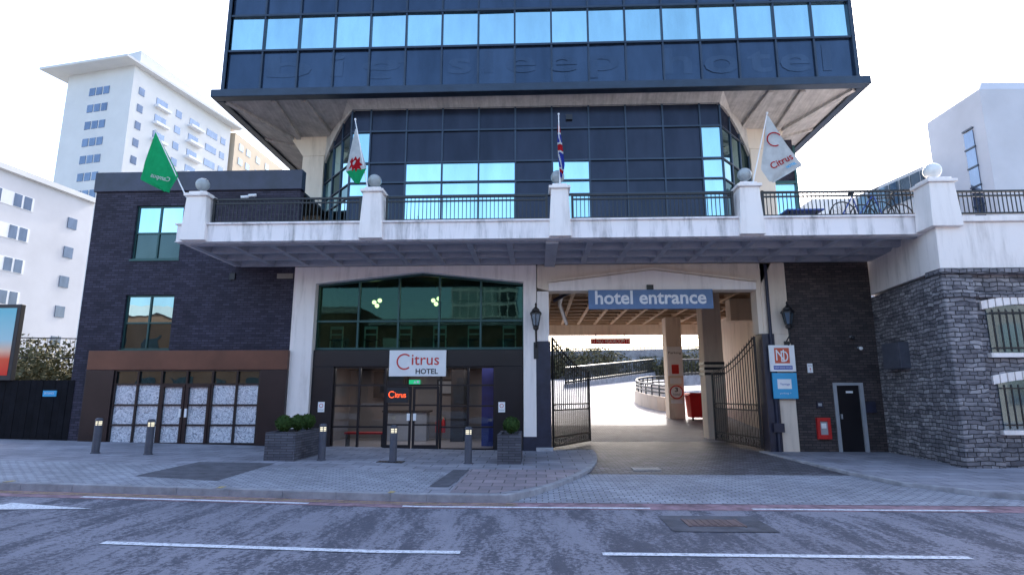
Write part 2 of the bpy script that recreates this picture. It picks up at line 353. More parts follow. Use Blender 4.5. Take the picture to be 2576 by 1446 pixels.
sheet("driveway",[(1.05,-4.6),(6.62,-4.6),(6.5,-1.6),(6.5,.0),(9.7,.3),(9.7,4),(.45,4),(.45,.35),(1.68,.35),(1.6,-1.8),(1.45,-3.0)],0,M['darksett'],lambda x,y:-.062 if y<-4.5 else -.035)
sheet("pavement_east",[(8.9,-7.55),(40,-7.55),(40,.2),(6.65,.2),(6.65,-1.6),(6.78,-4.6),(6.95,-6.0),(7.6,-6.9)],0,M['slab'])
def kerb(name,pts,w,top=.0,bot=-.2):
    b=MB()
    for (p,q) in zip(pts[:-1],pts[1:]):
        n=Vector((q[1]-p[1],-(q[0]-p[0]),0)).normalized()*w
        a=[(p[0],p[1]),(q[0],q[1]),(q[0]-n.x,q[1]-n.y),(p[0]-n.x,p[1]-n.y)]
        b.hexa([(x,y,bot+gz(x)) for x,y in a],[(x,y,top+gz(x)) for x,y in a])
    o=b.obj(name,M['kerb'],None,False,.012); o["kind"]="structure"; return o
seg=[(-90,-7.7),(-16.8,-7.7)]+[(-16.8+.9*i,-7.7) for i in range(1,17)]+[(-1.8,-7.7),(-.45,-7.7)]
kerb("kerb",seg,.15,.006)
kerb("kerb_curve",curve,.13,.010)
kerb("kerb_east",[(8.9,-7.7),(40,-7.7)],.15,.006)
kerb("kerb_east_curve",[(6.5,.2),(6.5,-1.6),(6.62,-4.6),(6.8,-6.0),(7.5,-7.0),(8.9,-7.7)][::-1],-.13,.008)
for x in (-9.05,-5.35,-2.45): sheet("yellow_kerb_marking",[(x,-7.69),(x+.1,-7.69),(x+.1,-7.5),(x,-7.5)],.012,M['yline'])
b=MB()
prof=[(4,-.035),(7,.05),(10,.25),(13,.55),(18,1.0),(30,2.1),(42,3.1),(60,4.2)]
for (y0,z0),(y1,z1) in zip(prof[:-1],prof[1:]): b.quad((-8,y0,z0),(40,y0,z0),(40,y1,z1),(-8,y1,z1))
o=b.obj("ramp_road",M['sett']); o["kind"]="structure"
def rz(y):
    for (y0,z0),(y1,z1) in zip(prof[:-1],prof[1:]):
        if y<=y1: return z0+(z1-z0)*(y-y0)/(y1-y0)
    return prof[-1][1]
def cover(x,y,w,d,z,label,mat):
    b=MB(); b.box(x,x+w,y,y+d,z-.03,z)
    n=7
    for i in range(n): b.box(x+.04+i*(w-.08)/n,x+.04+(i+.55)*(w-.08)/n,y+.03,y+d-.03,z,z+.006)
    b.box(x-.03,x,y-.03,y+d+.03,z-.03,z+.004); b.box(x+w,x+w+.03,y-.03,y+d+.03,z-.03,z+.004)
    o=b.obj("drain_cover",mat); tag(o,label,"drain cover","iron covers in the street")
cover(2.05,-9.35,.7,.42,-.105,"rusty iron manhole cover in dark road patch",pm("rusty_iron",(.16,.11,.11),.7))
cover(2.2,-4.05,.55,.4,-.028,"pale metal drain grate in the driveway",pm("pale_iron",(.42,.38,.35),.6))
cover(-3.75,-3.5,.55,.3,.045,"dark metal cover in pavement beside bollard",M['blackmetal'])

# ------------------------------------------------------------ hotel building
H=thing("hotel_building",(0,2,0),"dark blue glass hotel tower over concrete canopy and entrance bays","building")
tower=box("tower",-10.66,10.66,.47,16,11.82,46,M['span2'],H)
zr=[(11.84,13.34,'span','spandrel_panel'),(13.34,14.70,'sky_glass','window_pane'),(14.70,16.2,'span','spandrel_panel')]
xm=[-.63+1.25*k for k in range(-8,10)]
for z0,z1,mk,nm in zr:
    for a,b_ in zip(xm[:-1],xm[1:]): pane(nm,a+.01,b_-.01,.41,z0+.01,z1-.01,M[mk],tower,.0045)
b=MB()
for x in xm: b.box(x-.03,x+.03,.34,.47,11.82,17)
for z in (11.86,13.34,14.70,16.2): b.box(-10.7,10.7,.325,.47,z-.035,z+.035)
b.box(-10.72,-10.6,.3,.5,11.8,17); b.box(10.6,10.72,.3,.5,11.8,17)
b.obj("mullion_grid",M['mull'],tower)
b=MB(); b.box(-10.95,10.95,.12,.46,11.52,11.80); b.box(-10.95,-10.66,.463,16.2,11.52,11.80); b.box(10.66,10.95,.463,16.2,11.52,11.80)
b.obj("fascia",M['mull'],H,False,.02)
for wd,x0,x1 in (("big",-9.2,-4.4),("sleep",-2.9,2.9),("hotel",4.4,9.9)): letters("faded_lettering",wd,x0,x1,12.08 if wd!="hotel" else 12.15,.405,M['ghost'],tower,1.1 if wd!="hotel" else .95,.02,None,1.25)
b=MB()
for s in (-1,1):
    P=lambda x,y,z:(s*x,y,z)
    F0=P(10.66,.46,11.60);F1=P(8.9,.46,11.60);F2=P(6.3,.46,11.6);Wp=P(6.32,.93,11.33);H1=P(7.5,2.7,11.2);H2=P(9.2,2.7,11.2);S1=P(10.66,2.7,11.6);S2=P(10.66,16,11.6);H3=P(9.2,16,11.2)
    b.quad(F0,F1,H2); b.quad(F1,H1,H2); b.quad(F1,F2,H1); b.quad(F2,Wp,H1); b.quad(F0,H2,S1); b.quad(S1,H2,H3,S2)
b.quad((-6.3,.46,11.6),(6.3,.46,11.6),(6.32,.93,11.33),(-6.32,.93,11.33))
b.quad((-9.2,2.7,11.2),(9.2,2.7,11.2),(9.2,16,11.2),(-9.2,16,11.2))
b.obj("soffit",M['concrete'],H)
b=MB()
for s in (-1,1):
    def rib(p,q,w=.09):
        p=Vector(p);q=Vector(q); d=(q-p).normalized(); n=Vector((-d.y,d.x,0)).normalized()*w; u=Vector((0,0,-.10))
        b.hexa([p-n+u,q-n+u,q+n+u,p+n+u],[p-n,q-n,q+n,p+n])
    rib((s*9.15,2.7,11.2),(s*10.6,.55,11.6)); rib((s*8.9,2.68,11.2),(s*8.95,.55,11.6)); rib((s*7.6,2.6,11.2),(s*7.9,.55,11.6)); rib((s*9.2,3.5,11.2),(s*10.6,3.5,11.6)); rib((s*9.2,7.5,11.2),(s*10.6,7.5,11.6))
b.each("soffit_rib",M['concrete'],H)
for s in (-1,1):
    b=MB(); X=lambda a:s*a
    b.hexa([(X(7.9),2.7,10.45),(X(8.72),2.7,10.45),(X(8.72),3.7,10.45),(X(7.9),3.7,10.45)],[(X(7.45),2.65,11.25),(X(9.25),2.65,11.25),(X(9.25),4.2,11.25),(X(7.45),4.2,11.25)])
    b.box(min(X(7.9),X(8.72)),max(X(7.9),X(8.72)),2.7,3.7,5.9,10.45)
    b.obj("concrete_pillar",M['cream'],H,False,.02)
waist=MB()
pl=[(-6.3,1.0),(6.3,1.0),(7.85,2.86),(7.85,16),(-7.85,16),(-6.3-1.55,2.86)]
n=len(pl)
waist.add([(x,y,5.9) for x,y in pl]+[(x,y,11.3) for x,y in pl],[tuple(range(n)),tuple(range(2*n-1,n-1,-1))]+[(i,(i+1)%n,(i+1)%n+n,i+n) for i in range(n)])
waist=waist.obj("glazed_storey",M['span2'],H)
zz=[11.37,10.53,9.38,8.67,8.18,7.1,6.02]
xw=[-6.3]+[-.63+1.25*k for k in range(-4,6)]+[6.3]
for r in range(6):
    for c in range(len(xw)-1):
        a,b_=xw[c],xw[c+1]; z1,z0=zz[r],zz[r+1]; xc=(a+b_)/2
        glass=(r in (2,3,4) and (-4.5<xc<-.6 or .6<xc<1.9 or xc>5.6)) or (r==1 and (xc>5.6 or xc<-5.6)) or r==5 and -4.5<xc<1.9 or (r in(2,3) and xc<-5.6)
        pane("window_pane" if glass else "spandrel_panel",a+.01,b_-.01,.95,z0+.01,z1-.01,M['sky_glass'] if glass else M['span2'],waist,.003)
b=MB()
for x in xw: b.box(x-.028,x+.028,.90,.99,5.95,11.34)
for z in zz: b.box(-6.3,6.3,.89,.985,z-.028,z+.028)
for s in (-1,1):
    A=Vector((s*6.3,.93,0));B=Vector((s*7.88,2.82,0))
    for t_ in (0,.33,.66,1): p=A.lerp(B,t_); b.tube((p.x,p.y,5.95),(p.x,p.y,11.3),.035,6)
    for z in zz[1:]: b.tube((A.x,A.y,z),(B.x,B.y,z),.03,6)
b.obj("mullion_grid",M['mull'],waist)
for s in (-1,1):
    A=Vector((s*6.3,.965,0));B=Vector((s*7.87,2.84,0))
    for r in range(6):
        for k in range(3):
            p=A.lerp(B,k/3+.02);q=A.lerp(B,(k+1)/3-.02);z1,z0=zz[r]-.03,zz[r+1]+.03
            g=r>=1
            bb=MB().quad((p.x,p.y,z0),(q.x,q.y,z0),(q.x,q.y,z1),(p.x,p.y,z1)); bb.obj("window_pane" if g else "spandrel_panel",(M['winglass'] if (r+k)%3 else M['dimglass']) if g else M['span2'],waist)
    b=MB(); A2=Vector((s*6.3,.86,0));B2=Vector((s*7.95,2.80,0)); pts=[]
    for i in range(13):
        t_=i/12; z=11.30-1.15*(t_**1.9); p=A2.lerp(B2,t_); pts.append((p.x,p.y,z))
    for p,q in zip(pts[:-1],pts[1:]):
        b.quad(p,q,(q[0],q[1],11.34),(p[0],p[1],11.34)); b.quad(p,q,(q[0]-s*.15,q[1]+.15,q[2]),(p[0]-s*.15,p[1]+.15,p[2]))
    b.obj("haunch",M['concrete'],H)
box("vent_grille",1.1,1.32,.86,.9,10.83,11.02,M['black'],waist)
b=MB(); b.box(9.05,9.75,3.4,16,5.9,11.1); wing=b.obj("service_wing",M['brick'],H)
box("window_pane",8.85,9.7,3.3,3.38,6.3,9.3,M['sky_glass'],wing)
b=MB().box(8.8,8.88,3.22,3.3,6.0,9.4).box(9.68,9.76,3.22,3.3,6.0,10.8).box(8.88,9.68,3.22,3.3,9.3,9.4).box(8.88,9.68,3.22,3.3,7.9,7.98); b.obj("window_frame",M['mullgreen'],wing)

# terrace canopy
can=MB(); can.box(-9.44,10.15,-2.86,0.05,5.95,6.0); can.box(-9.44,10.15,.05,15.6,5.95,6.0)
canopy=can.obj("canopy",M['soffitshade'],H)
b=MB()
b.box(-9.50,10.2,-3.08,-2.86,5.60,6.04); b.box(-9.50,-9.36,-2.86,0,5.60,6.04); b.box(-9.54,10.24,-3.14,-2.80,6.04,6.09); b.box(-9.52,10.22,-3.1,-2.87,5.575,5.60)
b.obj("fascia",M['whitefascia'],canopy,False,.01)
def waffle(x0,x1,y0,y1,nx,ny,z0,z1,w,mat,name):
    b=MB(); dx=(x1-x0)/nx; dy=(y1-y0)/ny
    for i in range(nx+1):
        x=x0+i*dx; b.hexa([(x-w*.6,y0,z0),(x+w*.6,y0,z0),(x+w*.6,y1,z0),(x-w*.6,y1,z0)],[(x-w,y0,z1),(x+w,y0,z1),(x+w,y1,z1),(x-w,y1,z1)])
    for j in range(ny+1):
        y=y0+j*dy; b.hexa([(x0,y-w*.6,z0+.002),(x1,y-w*.6,z0+.002),(x1,y+w*.6,z0+.002),(x0,y+w*.6,z0+.002)],[(x0,y-w,z1),(x1,y-w,z1),(x1,y+w,z1),(x0,y+w,z1)])
    return b.obj(name,mat,canopy)
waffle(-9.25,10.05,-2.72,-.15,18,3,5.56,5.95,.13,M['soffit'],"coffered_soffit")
waffle(.6,9.7,.9,15.2,10,13,5.5,5.95,.12,M['soffitbounce'],"coffered_soffit")
box("passage_ceiling",.35,9.74,.86,15.28,5.80,5.94,M['soffitbounceshade'],canopy)
box("rear_beam",-8,12,15.3,15.8,4.95,6.2,M['cream'],canopy)
box("cross_beam",.45,9.7,.55,.85,4.95,5.9,M['cream'],canopy)
box("side_beam",8.0,9.7,6.3,6.9,4.6,5.5,M['cream'],canopy)
box("splice_beam",.30,.62,-2.84,-.02,5.50,5.9,M['soffit'],canopy)
for x0,x1,zt,y0,y1 in [(-9.28,-8.70,6.93,-3.22,-2.72),(-4.53,-4.0,6.98,-3.22,-2.72),(.42,.90,7.0,-3.22,-2.72),(5.25,5.79,6.98,-3.22,-2.72),(9.62,10.26,6.83,-3.76,-3.12)]:
    b=MB()
    b.hexa([(x0-.05,y0,5.6),(x1+.05,y0,5.6),(x1+.05,y1,5.6),(x0-.05,y1,5.6)],[(x0+.02,y0+.03,zt-.12),(x1-.02,y0+.03,zt-.12),(x1-.02,y1,zt-.12),(x0+.02,y1,zt-.12)])
    b.box(x0-.04,x1+.04,y0-.03,y1+.04,zt-.12,zt-.04); b.box(x0+.05,x1-.05,y0+.05,y1-.04,zt-.04,zt+.03)
    b.obj("terrace_post",M['white'],canopy,False,.015)
def railing(x0,x1,y,z0,z1,label,yy=None):
    o=MB(); n=int((x1-x0)/.105)
    o.box(x0,x1,y-.03,y+.03,z1-.05,z1); o.box(x0,x1,y-.02,y+.02,z0,z0+.05); o.box(x0,x1,y-.02,y+.02,z1-.16,z1-.12)
    for i in range(n+1):
        x=x0+.02+(x1-x0-.04)*i/n; o.box(x-.009,x+.009,y-.009,y+.009,z0+.05,z1-.05)
    for x in (x0+.02,x1-.02): o.box(x-.03,x+.03,y-.035,y+.035,z0-.08,z1+.02)
    r=o.obj("railing",M['blackmetal']); tag(r,label,"railing","black metal railings along the terrace"); return r
for a,b_ in [(-8.63,-4.62),(-3.93,.34),(.98,5.16),(5.9,9.9)]: railing(a,b_,-2.95,6.12,6.80,"black metal railing between white terrace posts")
def globe(x,y,z,r,mat,label):
    t=thing("globe_lamp",(x,y,z-r-.06),label,"lamp","globe lamps on terrace posts")
    MB().rev((x,y,z-r-.08),[(.09,0),(.09,.03),(.05,.05),(.05,.10)],14).obj("lamp_base",M['lightgrey'],t,True)
    MB().sphere((x,y,z),r,24,14).obj("lamp_globe",mat,t,True)
for x,z in [(-8.98,7.2),(-4.27,7.24),(.62,7.27),(5.5,7.26)]: globe(x,-2.98,z,.18,M['globe'],"grey glass globe lamp on white terrace post")
globe(9.97,-3.42,7.11,.205,M['globewhite'],"white opal globe lamp on white corner post")

# entrance bay
portal=MB()
portal.prism([(-7.55,-.1),(-6.85,-.1),(-6.85,5.03),(-3.54,5.38),(-.36,5.03),(-.36,-.1),(.04,-.1),(.04,5.57),(-7.55,5.57)],-.02,.45)
portal=portal.obj("entrance_portal",M['white'],H,False,.015)
box("plinth",-.37,.05,-.035,.45,-.15,.40,M['navy'],portal)
up=box("upper_glazing",-.1,-.09,.3,.31,3.0,3.01,M['black'],H)
def gtop(x): return 5.03+.35*(1-abs(x+3.6)/3.25)
xs=[-6.85,-5.54,-4.27,-2.99,-1.69,-.36]
for a,b_ in zip(xs[:-1],xs[1:]):
    MB().quad((a+.03,.30,3.9),(b_-.03,.30,3.9),(b_-.03,.30,gtop(b_)-.05),(a+.03,.30,gtop(a)-.05)).obj("window_pane",M['greenglass'],up)
    MB().quad((a+.03,.30,3.05),(b_-.03,.30,3.05),(b_-.03,.30,3.84),(a+.03,.30,3.84)).obj("window_pane",M['greenglass'],up)
b=MB()
for x in xs: b.box(x-.03,x+.03,.24,.33,3.0,gtop(x))
b.box(-6.85,-.36,.23,.32,3.84,3.9); b.box(-6.85,-.36,.235,.32,2.98,3.05)
b.hexa([(-6.85,.23,4.97),(-3.54,.23,5.31),(-3.54,.33,5.31),(-6.85,.33,4.97)],[(-6.85,.23,5.05),(-3.54,.23,5.40),(-3.54,.33,5.40),(-6.85,.33,5.05)])
b.hexa([(-3.54,.23,5.31),(-.36,.23,4.97),(-.36,.33,4.97),(-3.54,.33,5.31)],[(-3.54,.23,5.40),(-.36,.23,5.05),(-.36,.33,5.05),(-3.54,.33,5.40)])
b.obj("window_frame",M['mullgreen'],up)
box("interior_wall",-7.4,0,6,6.2,2.9,5.6,M['darkroom'],H); box("interior_wall",-7.4,-7.2,.45,6,2.9,5.6,M['darkroom'],H); box("interior_wall",-.1,.1,.45,6,-.1,5.6,M['beige'],H)
box("interior_ceiling",-7.2,-.1,.46,6,5.45,5.55,M['intdark'],H); box("interior_floor",-7.4,-.1,.34,6,2.78,2.96,M['intdark'],H)
ent=MB(); ent.box(-6.85,-.37,.12,.34,2.46,2.965); ent.box(-6.85,-6.18,.12,.34,-.1,2.46); ent.box(-1.25,-.37,.12,.34,-.1,2.46)
ent=ent.obj("entrance_screen",M['black'],H,False,.01)
xs=[-6.18,-5.39,-4.59,-2.88,-2.05,-1.25]
zs=[.02,.66,1.28,1.90,2.44]
for a,b_ in zip(xs[:-1],xs[1:]):
    for z0,z1 in zip(zs[:-1],zs[1:]):
        if a==-4.59 and z1<2: continue
        pane("window_pane",a+.02,b_-.02,.26,z0,z1,M['shopglass'],ent,.002)
b=MB()
for x in xs: b.box(x-.03,x+.03,.2,.3,-.05,2.46)
for z in zs:
    if z==1.90 or z>2.4: b.box(-6.18,-1.25,.205,.295,z-.025,z+.025)
    else:
        b.box(-6.18,-4.59,.205,.295,z-.025,z+.025); b.box(-2.88,-1.25,.205,.295,z-.025,z+.025)
b.obj("window_frame",M['black'],ent)
for a,b_ in ((-4.55,-3.76),(-3.72,-2.92)):
    d=MB(); d.box(a,a+.07,.16,.22,.01,1.86).box(b_-.07,b_,.16,.22,.01,1.86).box(a+.07,b_-.07,.16,.22,1.78,1.86).box(a+.07,b_-.07,.16,.22,.01,.14).box(a+.07,b_-.07,.165,.215,.70,.75).box(a+.07,b_-.07,.165,.215,1.28,1.33)
    d=d.obj("door",M['black'],ent)
    MB().quad((a+.07,.19,.14),(b_-.07,.19,.14),(b_-.07,.19,1.78),(a+.07,.19,1.78)).obj("door_glass",M['shopglass'],d)
    hx=(b_-.12) if a<-4 else (a+.03)
    box("door_handle",hx,hx+.09,.12,.155,.85,1.06,M['plate'],d)
box("interior_wall",-7.4,-.1,5,5.15,-.1,2.78,M['beige'],H); box("interior_wall",-7.4,-7.2,.45,5,-.1,2.78,M['beige'],H)
box("interior_ceiling",-7.2,-.1,.46,5,2.55,2.62,M['intdark'],H); box("interior_floor",-7.2,-.1,.36,5,-.12,.0,M['intfloor'],H)
box("interior_column",-1.75,-1.3,1.5,2.0,0,2.55,M['bluewall'],H); box("interior_partition",-3.0,-2.55,3.2,4.9,0,2.55,M['intdark'],H); box("interior_partition",-6.2,-4.9,4.7,4.95,1.5,2.5,M['intdark'],H)
lob=thing("reception_desk",(-4.6,3.8,0),"pale reception desk with dark top inside lobby","desk")
box("desk_body",-5.4,-3.9,3.5,4.1,0,1.0,M['lightgrey'],lob,.02); box("desk_top",-5.5,-3.8,3.42,4.15,1.0,1.06,M['intdark'],lob,.01)
for x in (-5.4,-3.4):
    f=thing("framed_picture",(x,4.6,1.5),"dark framed picture on the lobby wall","picture","lobby pictures")
    y=4.65 if x<-4 else 4.95
    box("frame",x-.4,x+.4,y,y+.04,1.6,2.2,M['ink'],f); box("print",x-.33,x+.33,y-.015,y,1.67,2.13,M['navy'] if x<-4 else M['lightgrey'],f)
bn=thing("bench",(-5.3,1.1,0),"low red bench with black legs inside entrance window","bench")
box("seat",-6.0,-4.75,.85,1.25,.40,.46,M['red'],bn,.01)
for x in (-5.95,-4.83): MB().box(x,x+.03,.87,1.23,0,.40).obj("leg",M['blackmetal'],bn)
for x in (-3.35,-3.15):
    fe=thing("fire_extinguisher",(x,2.6,.45),"red fire extinguisher with black hose inside lobby","fire extinguisher","lobby fire extinguishers")
    MB().rev((x,2.6,.35),[(.06,0),(.07,.03),(.07,.36),(.03,.44),(.02,.5)],12).obj("cylinder_body",M['red'],fe,True)
    MB().path([(x,2.6,.84),(x+.07,2.55,.82),(x+.09,2.53,.55)],.012).obj("hose",M['blackmetal'],fe)
for i in range(6):
    x=-6.6+1.15*i; c=thing("dining_chair",(x,1.6,2.96),"dark wooden chair behind green upstairs glazing","chair","chairs upstairs")
    MB().box(x-.22,x+.22,1.4,1.8,3.38,3.42).obj("seat",M['ink'],c)
    MB().box(x-.22,x-.18,1.4,1.44,2.96,3.85).box(x+.18,x+.22,1.4,1.44,2.96,3.85).box(x-.18,x+.18,1.4,1.43,3.75,3.85).box(x-.18,x+.18,1.4,1.43,3.55,3.6).obj("backrest",M['cream'],c)
    MB().box(x-.21,x-.18,1.76,1.79,2.96,3.38).each("leg",M['ink'],c); MB().box(x+.18,x+.21,1.76,1.79,2.96,3.38).each("leg",M['ink'],c)
for x,z in ((-5.45,4.75),(-3.4,4.8)):
    p=thing("pendant_lamp",(x,2.0,5.45),"warm glowing pendant lamp cluster behind green glass","lamp","pendant lamps upstairs")
    MB().tube((x,2,5.45),(x,2,z),.01).obj("cord",M['blackmetal'],p)
    for dx,dz_ in ((-.10,0),(.09,.06),(0,-.12)): MB().sphere((x+dx,2,z+dz_),.075,12,8).obj("bulb",M['lamp'],p,True)
def area(x,y,z,sx,sy,p,col):
    l=bpy.data.lights.new("lobby_ceiling_light","AREA"); l.shape='RECTANGLE'; l.size=sx; l.size_y=sy; l.energy=p; l.color=col
    o=bpy.data.objects.new("lobby_ceiling_light",l); o.location=(x,y,z); COL.objects.link(o); return o
area(-3.8,2.5,2.5,5,3,75,(1,.92,.88)); area(-3.8,3,5.35,5,3,35,(1,.85,.6))
nz=thing("neon_sign",(-4.1,.1,1.4),"black panel with glowing orange Citrus lettering in doorway glass","sign")
box("panel",-4.5,-3.85,.10,.13,1.38,1.82,M['ink'],nz)
letters("lettering","itrus",-4.25,-3.92,1.53,.095,M['orange'],nz,.15)
b=MB(); arcring(b,-4.35,1.62,.10,.02,40,320,lambda x,z:(x,.095,z)); b.obj("lettering",M['orange'],nz)
ex=thing("exit_sign",(-3.65,.1,1.97),"small green emergency exit sign above double doors","sign")
box("panel",-3.84,-3.50,.1,.13,1.93,2.06,M['exit'],ex); box("symbol",-3.60,-3.53,.09,.1,1.96,2.03,M['plate'],ex); MB().prism([(-3.7,1.96),(-3.66,2.03),(-3.62,1.96)],.09,.1).obj("symbol",M['plate'],ex)
cs=thing("hotel_sign",(-3.58,-.1,2.16),"white rectangular sign reading Citrus HOTEL over entrance","sign")
box("board",-4.45,-2.71,.02,.09,2.16,2.95,M['plate'],cs,.008)
FN=lambda x,z:(x,.013,z)
b=MB(); arcring(b,-3.98,2.60,.245,.045,48,312,FN)
b.obj("logo_ring",M['redink'],cs); letters("lettering","itrus",-3.76,-2.92,2.50,.013,M['redink'],cs,.31,.004)
letters("lettering","HOTEL",-3.63,-2.95,2.23,.013,M['ink'],cs,.16,.02)
for x in (-6.5,-1.02):
    s=thing("no_smoking_notice",(x,.1,1.4),"small white notice on black entrance surround","notice","notices beside entrance")
    box("panel",x-.1,x+.1,.10,.118,1.1,1.40,M['plate'],s); b=MB(); arcring(b,x,1.29,.06,.013,0,360,lambda a,c:(a,.097,c)); b.obj("symbol",M['redink'],s)
    letters("lettering","NO SMOKING",x-.08,x+.08,1.15,.097,M['ink'],s,.03)

# gate bay
gb=MB()
gb.prism([(.06,4.85),(.42,4.74),(6.70,4.74),(6.84,4.85),(7.22,5.57),(.06,5.57)],0,.5)
gb=gb.obj("gate_lintel",M['cream'],H,False,.015)
b=MB(); b.prism([(.42,4.98),(3.6,5.36),(6.69,4.96),(6.69,4.74),(.42,4.74)],-.06,0-.004); b.obj("gable_panel",M['white'],gb,False,.01)
b=MB(); b.prism([(.40,5.0),(3.6,5.38),(6.71,4.98),(6.71,5.05),(3.6,5.46),(.40,5.07)],-.10,-.004); b.obj("gable_moulding",M['cream'],gb,False,.01)
box("gate_pier",.06,.42,.0,.5,3.2,4.74,M['white'],H,.015)
b=MB(); b.box(6.84,7.6,0,.5,3.4,5.57); b.box(7.12,7.6,0,.5,-.1,3.4); b.box(6.70,6.84,.02,.5,3.4,4.85); b.obj("gate_pier",M['cream'],H,False,.015)
box("gate_pier_base",.02,.46,-.03,.5,.1,3.2,M['navy'],H,.01); box("gate_pier_base",6.76,7.12,-.03,.5,-.1,3.4,M['navy'],H,.01)
box("plinth_stone",0,.5,-.1,.5,-.1,.1,M['kerb'],H,.02)
MB().path([(7.0,-.07,5.5),(7.0,-.07,.5),(6.98,-.12,.0)],.05,8).obj("drainpipe",M['navy'],H)
box("junction_box",6.85,7.15,-.16,0,.55,.8,M['navy'],H)
def prb(x0,x1,y0,y1,z0,z1,nm,mat,p): box(nm,x0,x1,y0,y1,z0,z1,mat,p,.02)
box("passage_wall",9.75,9.95,.6,15,-.1,5.9,M['cream'],H); box("passage_wall",.1,.3,.5,15.3,-.1,5.9,M['cream'],H)
prb(6.45,7.18,5,5.7,-.1,5.5,"passage_pillar",M['cream'],H); prb(6.6,7.38,12,12.8,.2,5.5,"passage_pillar",M['cream'],H)
for z in (2.75,2.55,2.35): box("pillar_stripe",6.43,7.2,4.98,5.72,z,z+.1,M['ink'],H)
MB().path([(1.0,1.2,5.3),(1.0,6,5.3),(1.6,12,5.2)],.09,8).obj("ceiling_pipe",M['navy'],H); MB().path([(.6,1.0,4.6),(2.0,1.6,5.4)],.06,8).obj("ceiling_pipe",M['navy'],H)
hs=thing("headroom_sign",(4.0,15.1,4.5),"long thin red headroom sign under rear beam","sign")
box("panel",3.1,5.3,15.05,15.1,4.40,4.72,M['red'],hs); letters("lettering","11 MAX HEADROOM 11",3.2,5.2,4.46,15.04,M['letter'],hs,.2)
for x in (3.4,5.0): MB().tube((x,15.12,4.7),(x,15.3,5.0),.02).obj("bracket",M['blackmetal'],hs)
ps=thing("weight_limit_sign",(6.95,11.9,1.6),"round white sign with red ring reading 3 tons on pillar","sign")
MB().tube((6.98,11.95,1.75),(6.98,11.99,1.75),.34,28).obj("disc",M['plate'],ps)
b=MB(); arcring(b,6.98,1.75,.34,.06,0,360,lambda x,z:(x,11.94,z)); b.obj("ring",M['redink'],ps)
letters("numeral","3",6.9,7.06,1.76,11.94,M['ink'],ps,.22,.02); letters("lettering","TONS",6.8,7.16,1.58,11.94,M['ink'],ps,.10)
box("lower_plate",6.7,7.26,11.95,11.99,1.2,1.38,M['plate'],ps); box("upper_plate",6.7,7.26,11.95,11.99,2.15,2.45,M['plate'],ps)
ns=thing("pillar_notice",(6.95,11.9,3),"white and orange notice board on passage pillar","sign")
box("panel",6.62,7.36,11.95,11.99,2.55,4.0,M['plate'],ns); box("logo_panel",6.8,7.15,11.93,11.95,2.65,3.1,M['redink'],ns); letters("lettering","Parking",6.66,7.3,3.6,11.94,M['ink'],ns,.15)
# red bin
y=11.3; z=rz(11.4); bx=7.42
bn=thing("wheelie_bin",(bx+.5,y,z),"red plastic wheeled bin beside the passage pillar","bin")
MB().hexa([(bx+.08,y,z+.15),(bx+.9,y,z+.15),(bx+.9,y+.8,z+.15),(bx+.08,y+.8,z+.15)],[(bx,y-.1,z+1.2),(bx+1.0,y-.1,z+1.2),(bx+1.0,y+.9,z+1.2),(bx,y+.9,z+1.2)]).obj("bin_body",M['redbin'],bn,False,.03)
MB().prism([(bx-.05,z+1.2),(bx+1.05,z+1.2),(bx+.95,z+1.33),(bx+.05,z+1.33)],y-.13,y+.93).obj("lid",M['redbin'],bn,False,.02)
for x in (bx+.12,bx+.82): MB().tube((x,y+.1,z+.09),(x+.06,y+.1,z+.09),.09,14).obj("wheel",M['blackmetal'],bn)
# curved ramp parapet
b=MB(); pr=[]
for i in range(15):
    a=R(222-8.5*i); pr.append((10.0+3.7*math.cos(a),18.8+5.6*math.sin(a)))
for (p,q) in zip(pr[:-1],pr[1:]):
    za,zb=rz(p[1]),rz(q[1]); n=(Vector((q[0]-p[0],q[1]-p[1])).normalized()); o_=Vector((-n.y,n.x))*.15
    b.hexa([(p[0],p[1],za-.2),(q[0],q[1],zb-.2),(q[0]+o_.x,q[1]+o_.y,zb-.2),(p[0]+o_.x,p[1]+o_.y,za-.2)],[(p[0],p[1],za+.75),(q[0],q[1],zb+.75),(q[0]+o_.x,q[1]+o_.y,zb+.75),(p[0]+o_.x,p[1]+o_.y,za+.75)])
pw=b.obj("ramp_parapet",M['cream']); tag(pw,"curved concrete parapet with black rail beside the ramp","wall")
b=MB()
for (p,q) in zip(pr[:-1],pr[1:]):
    for h in (.95,1.15,1.35): b.tube((p[0],p[1],rz(p[1])+h),(q[0],q[1],rz(q[1])+h),.05,6)
    b.tube((p[0],p[1],rz(p[1])+.75),(p[0],p[1],rz(p[1])+1.35),.04,6)
b.obj("handrail",M['blackmetal'],pw)
def guard(p,q,label,h=1.1,rr=.06,wall=True):
    t=thing("guardrail",p,label,"railing","ramp guardrails"); p=Vector(p);q=Vector(q); b=MB(); n=int((q-p).length/.4)
    for k in (.15,h): b.tube(p+Vector((0,0,k)),q+Vector((0,0,k)),rr,6)
    for i in range(n+1): a=p.lerp(q,i/n); b.tube(a,a+Vector((0,0,h)),rr*.5,5)
    b.obj("rail",M['blackmetal'],t)
    if wall:
        d=(q-p).normalized(); nn=Vector((-d.y,d.x,0))*.2
        MB().hexa([p-nn-Vector((0,0,.8)),q-nn-Vector((0,0,.8)),q+nn-Vector((0,0,.8)),p+nn-Vector((0,0,.8))],[p-nn,q-nn,q+nn,p+nn]).obj("kerb_wall",M['kerb'],t)
guard((2.5,31,2.5),(12.5,45,4.0),"black guardrail on low wall along rising ramp",1.3,.10)
guard((9.8,27,3.0),(24,36,3.8),"black guardrail on low wall behind the pillars",1.2,.08)
guard((2,47,6.4),(30,47,6.8),"pale far guardrail above the hedge bank",1.2)
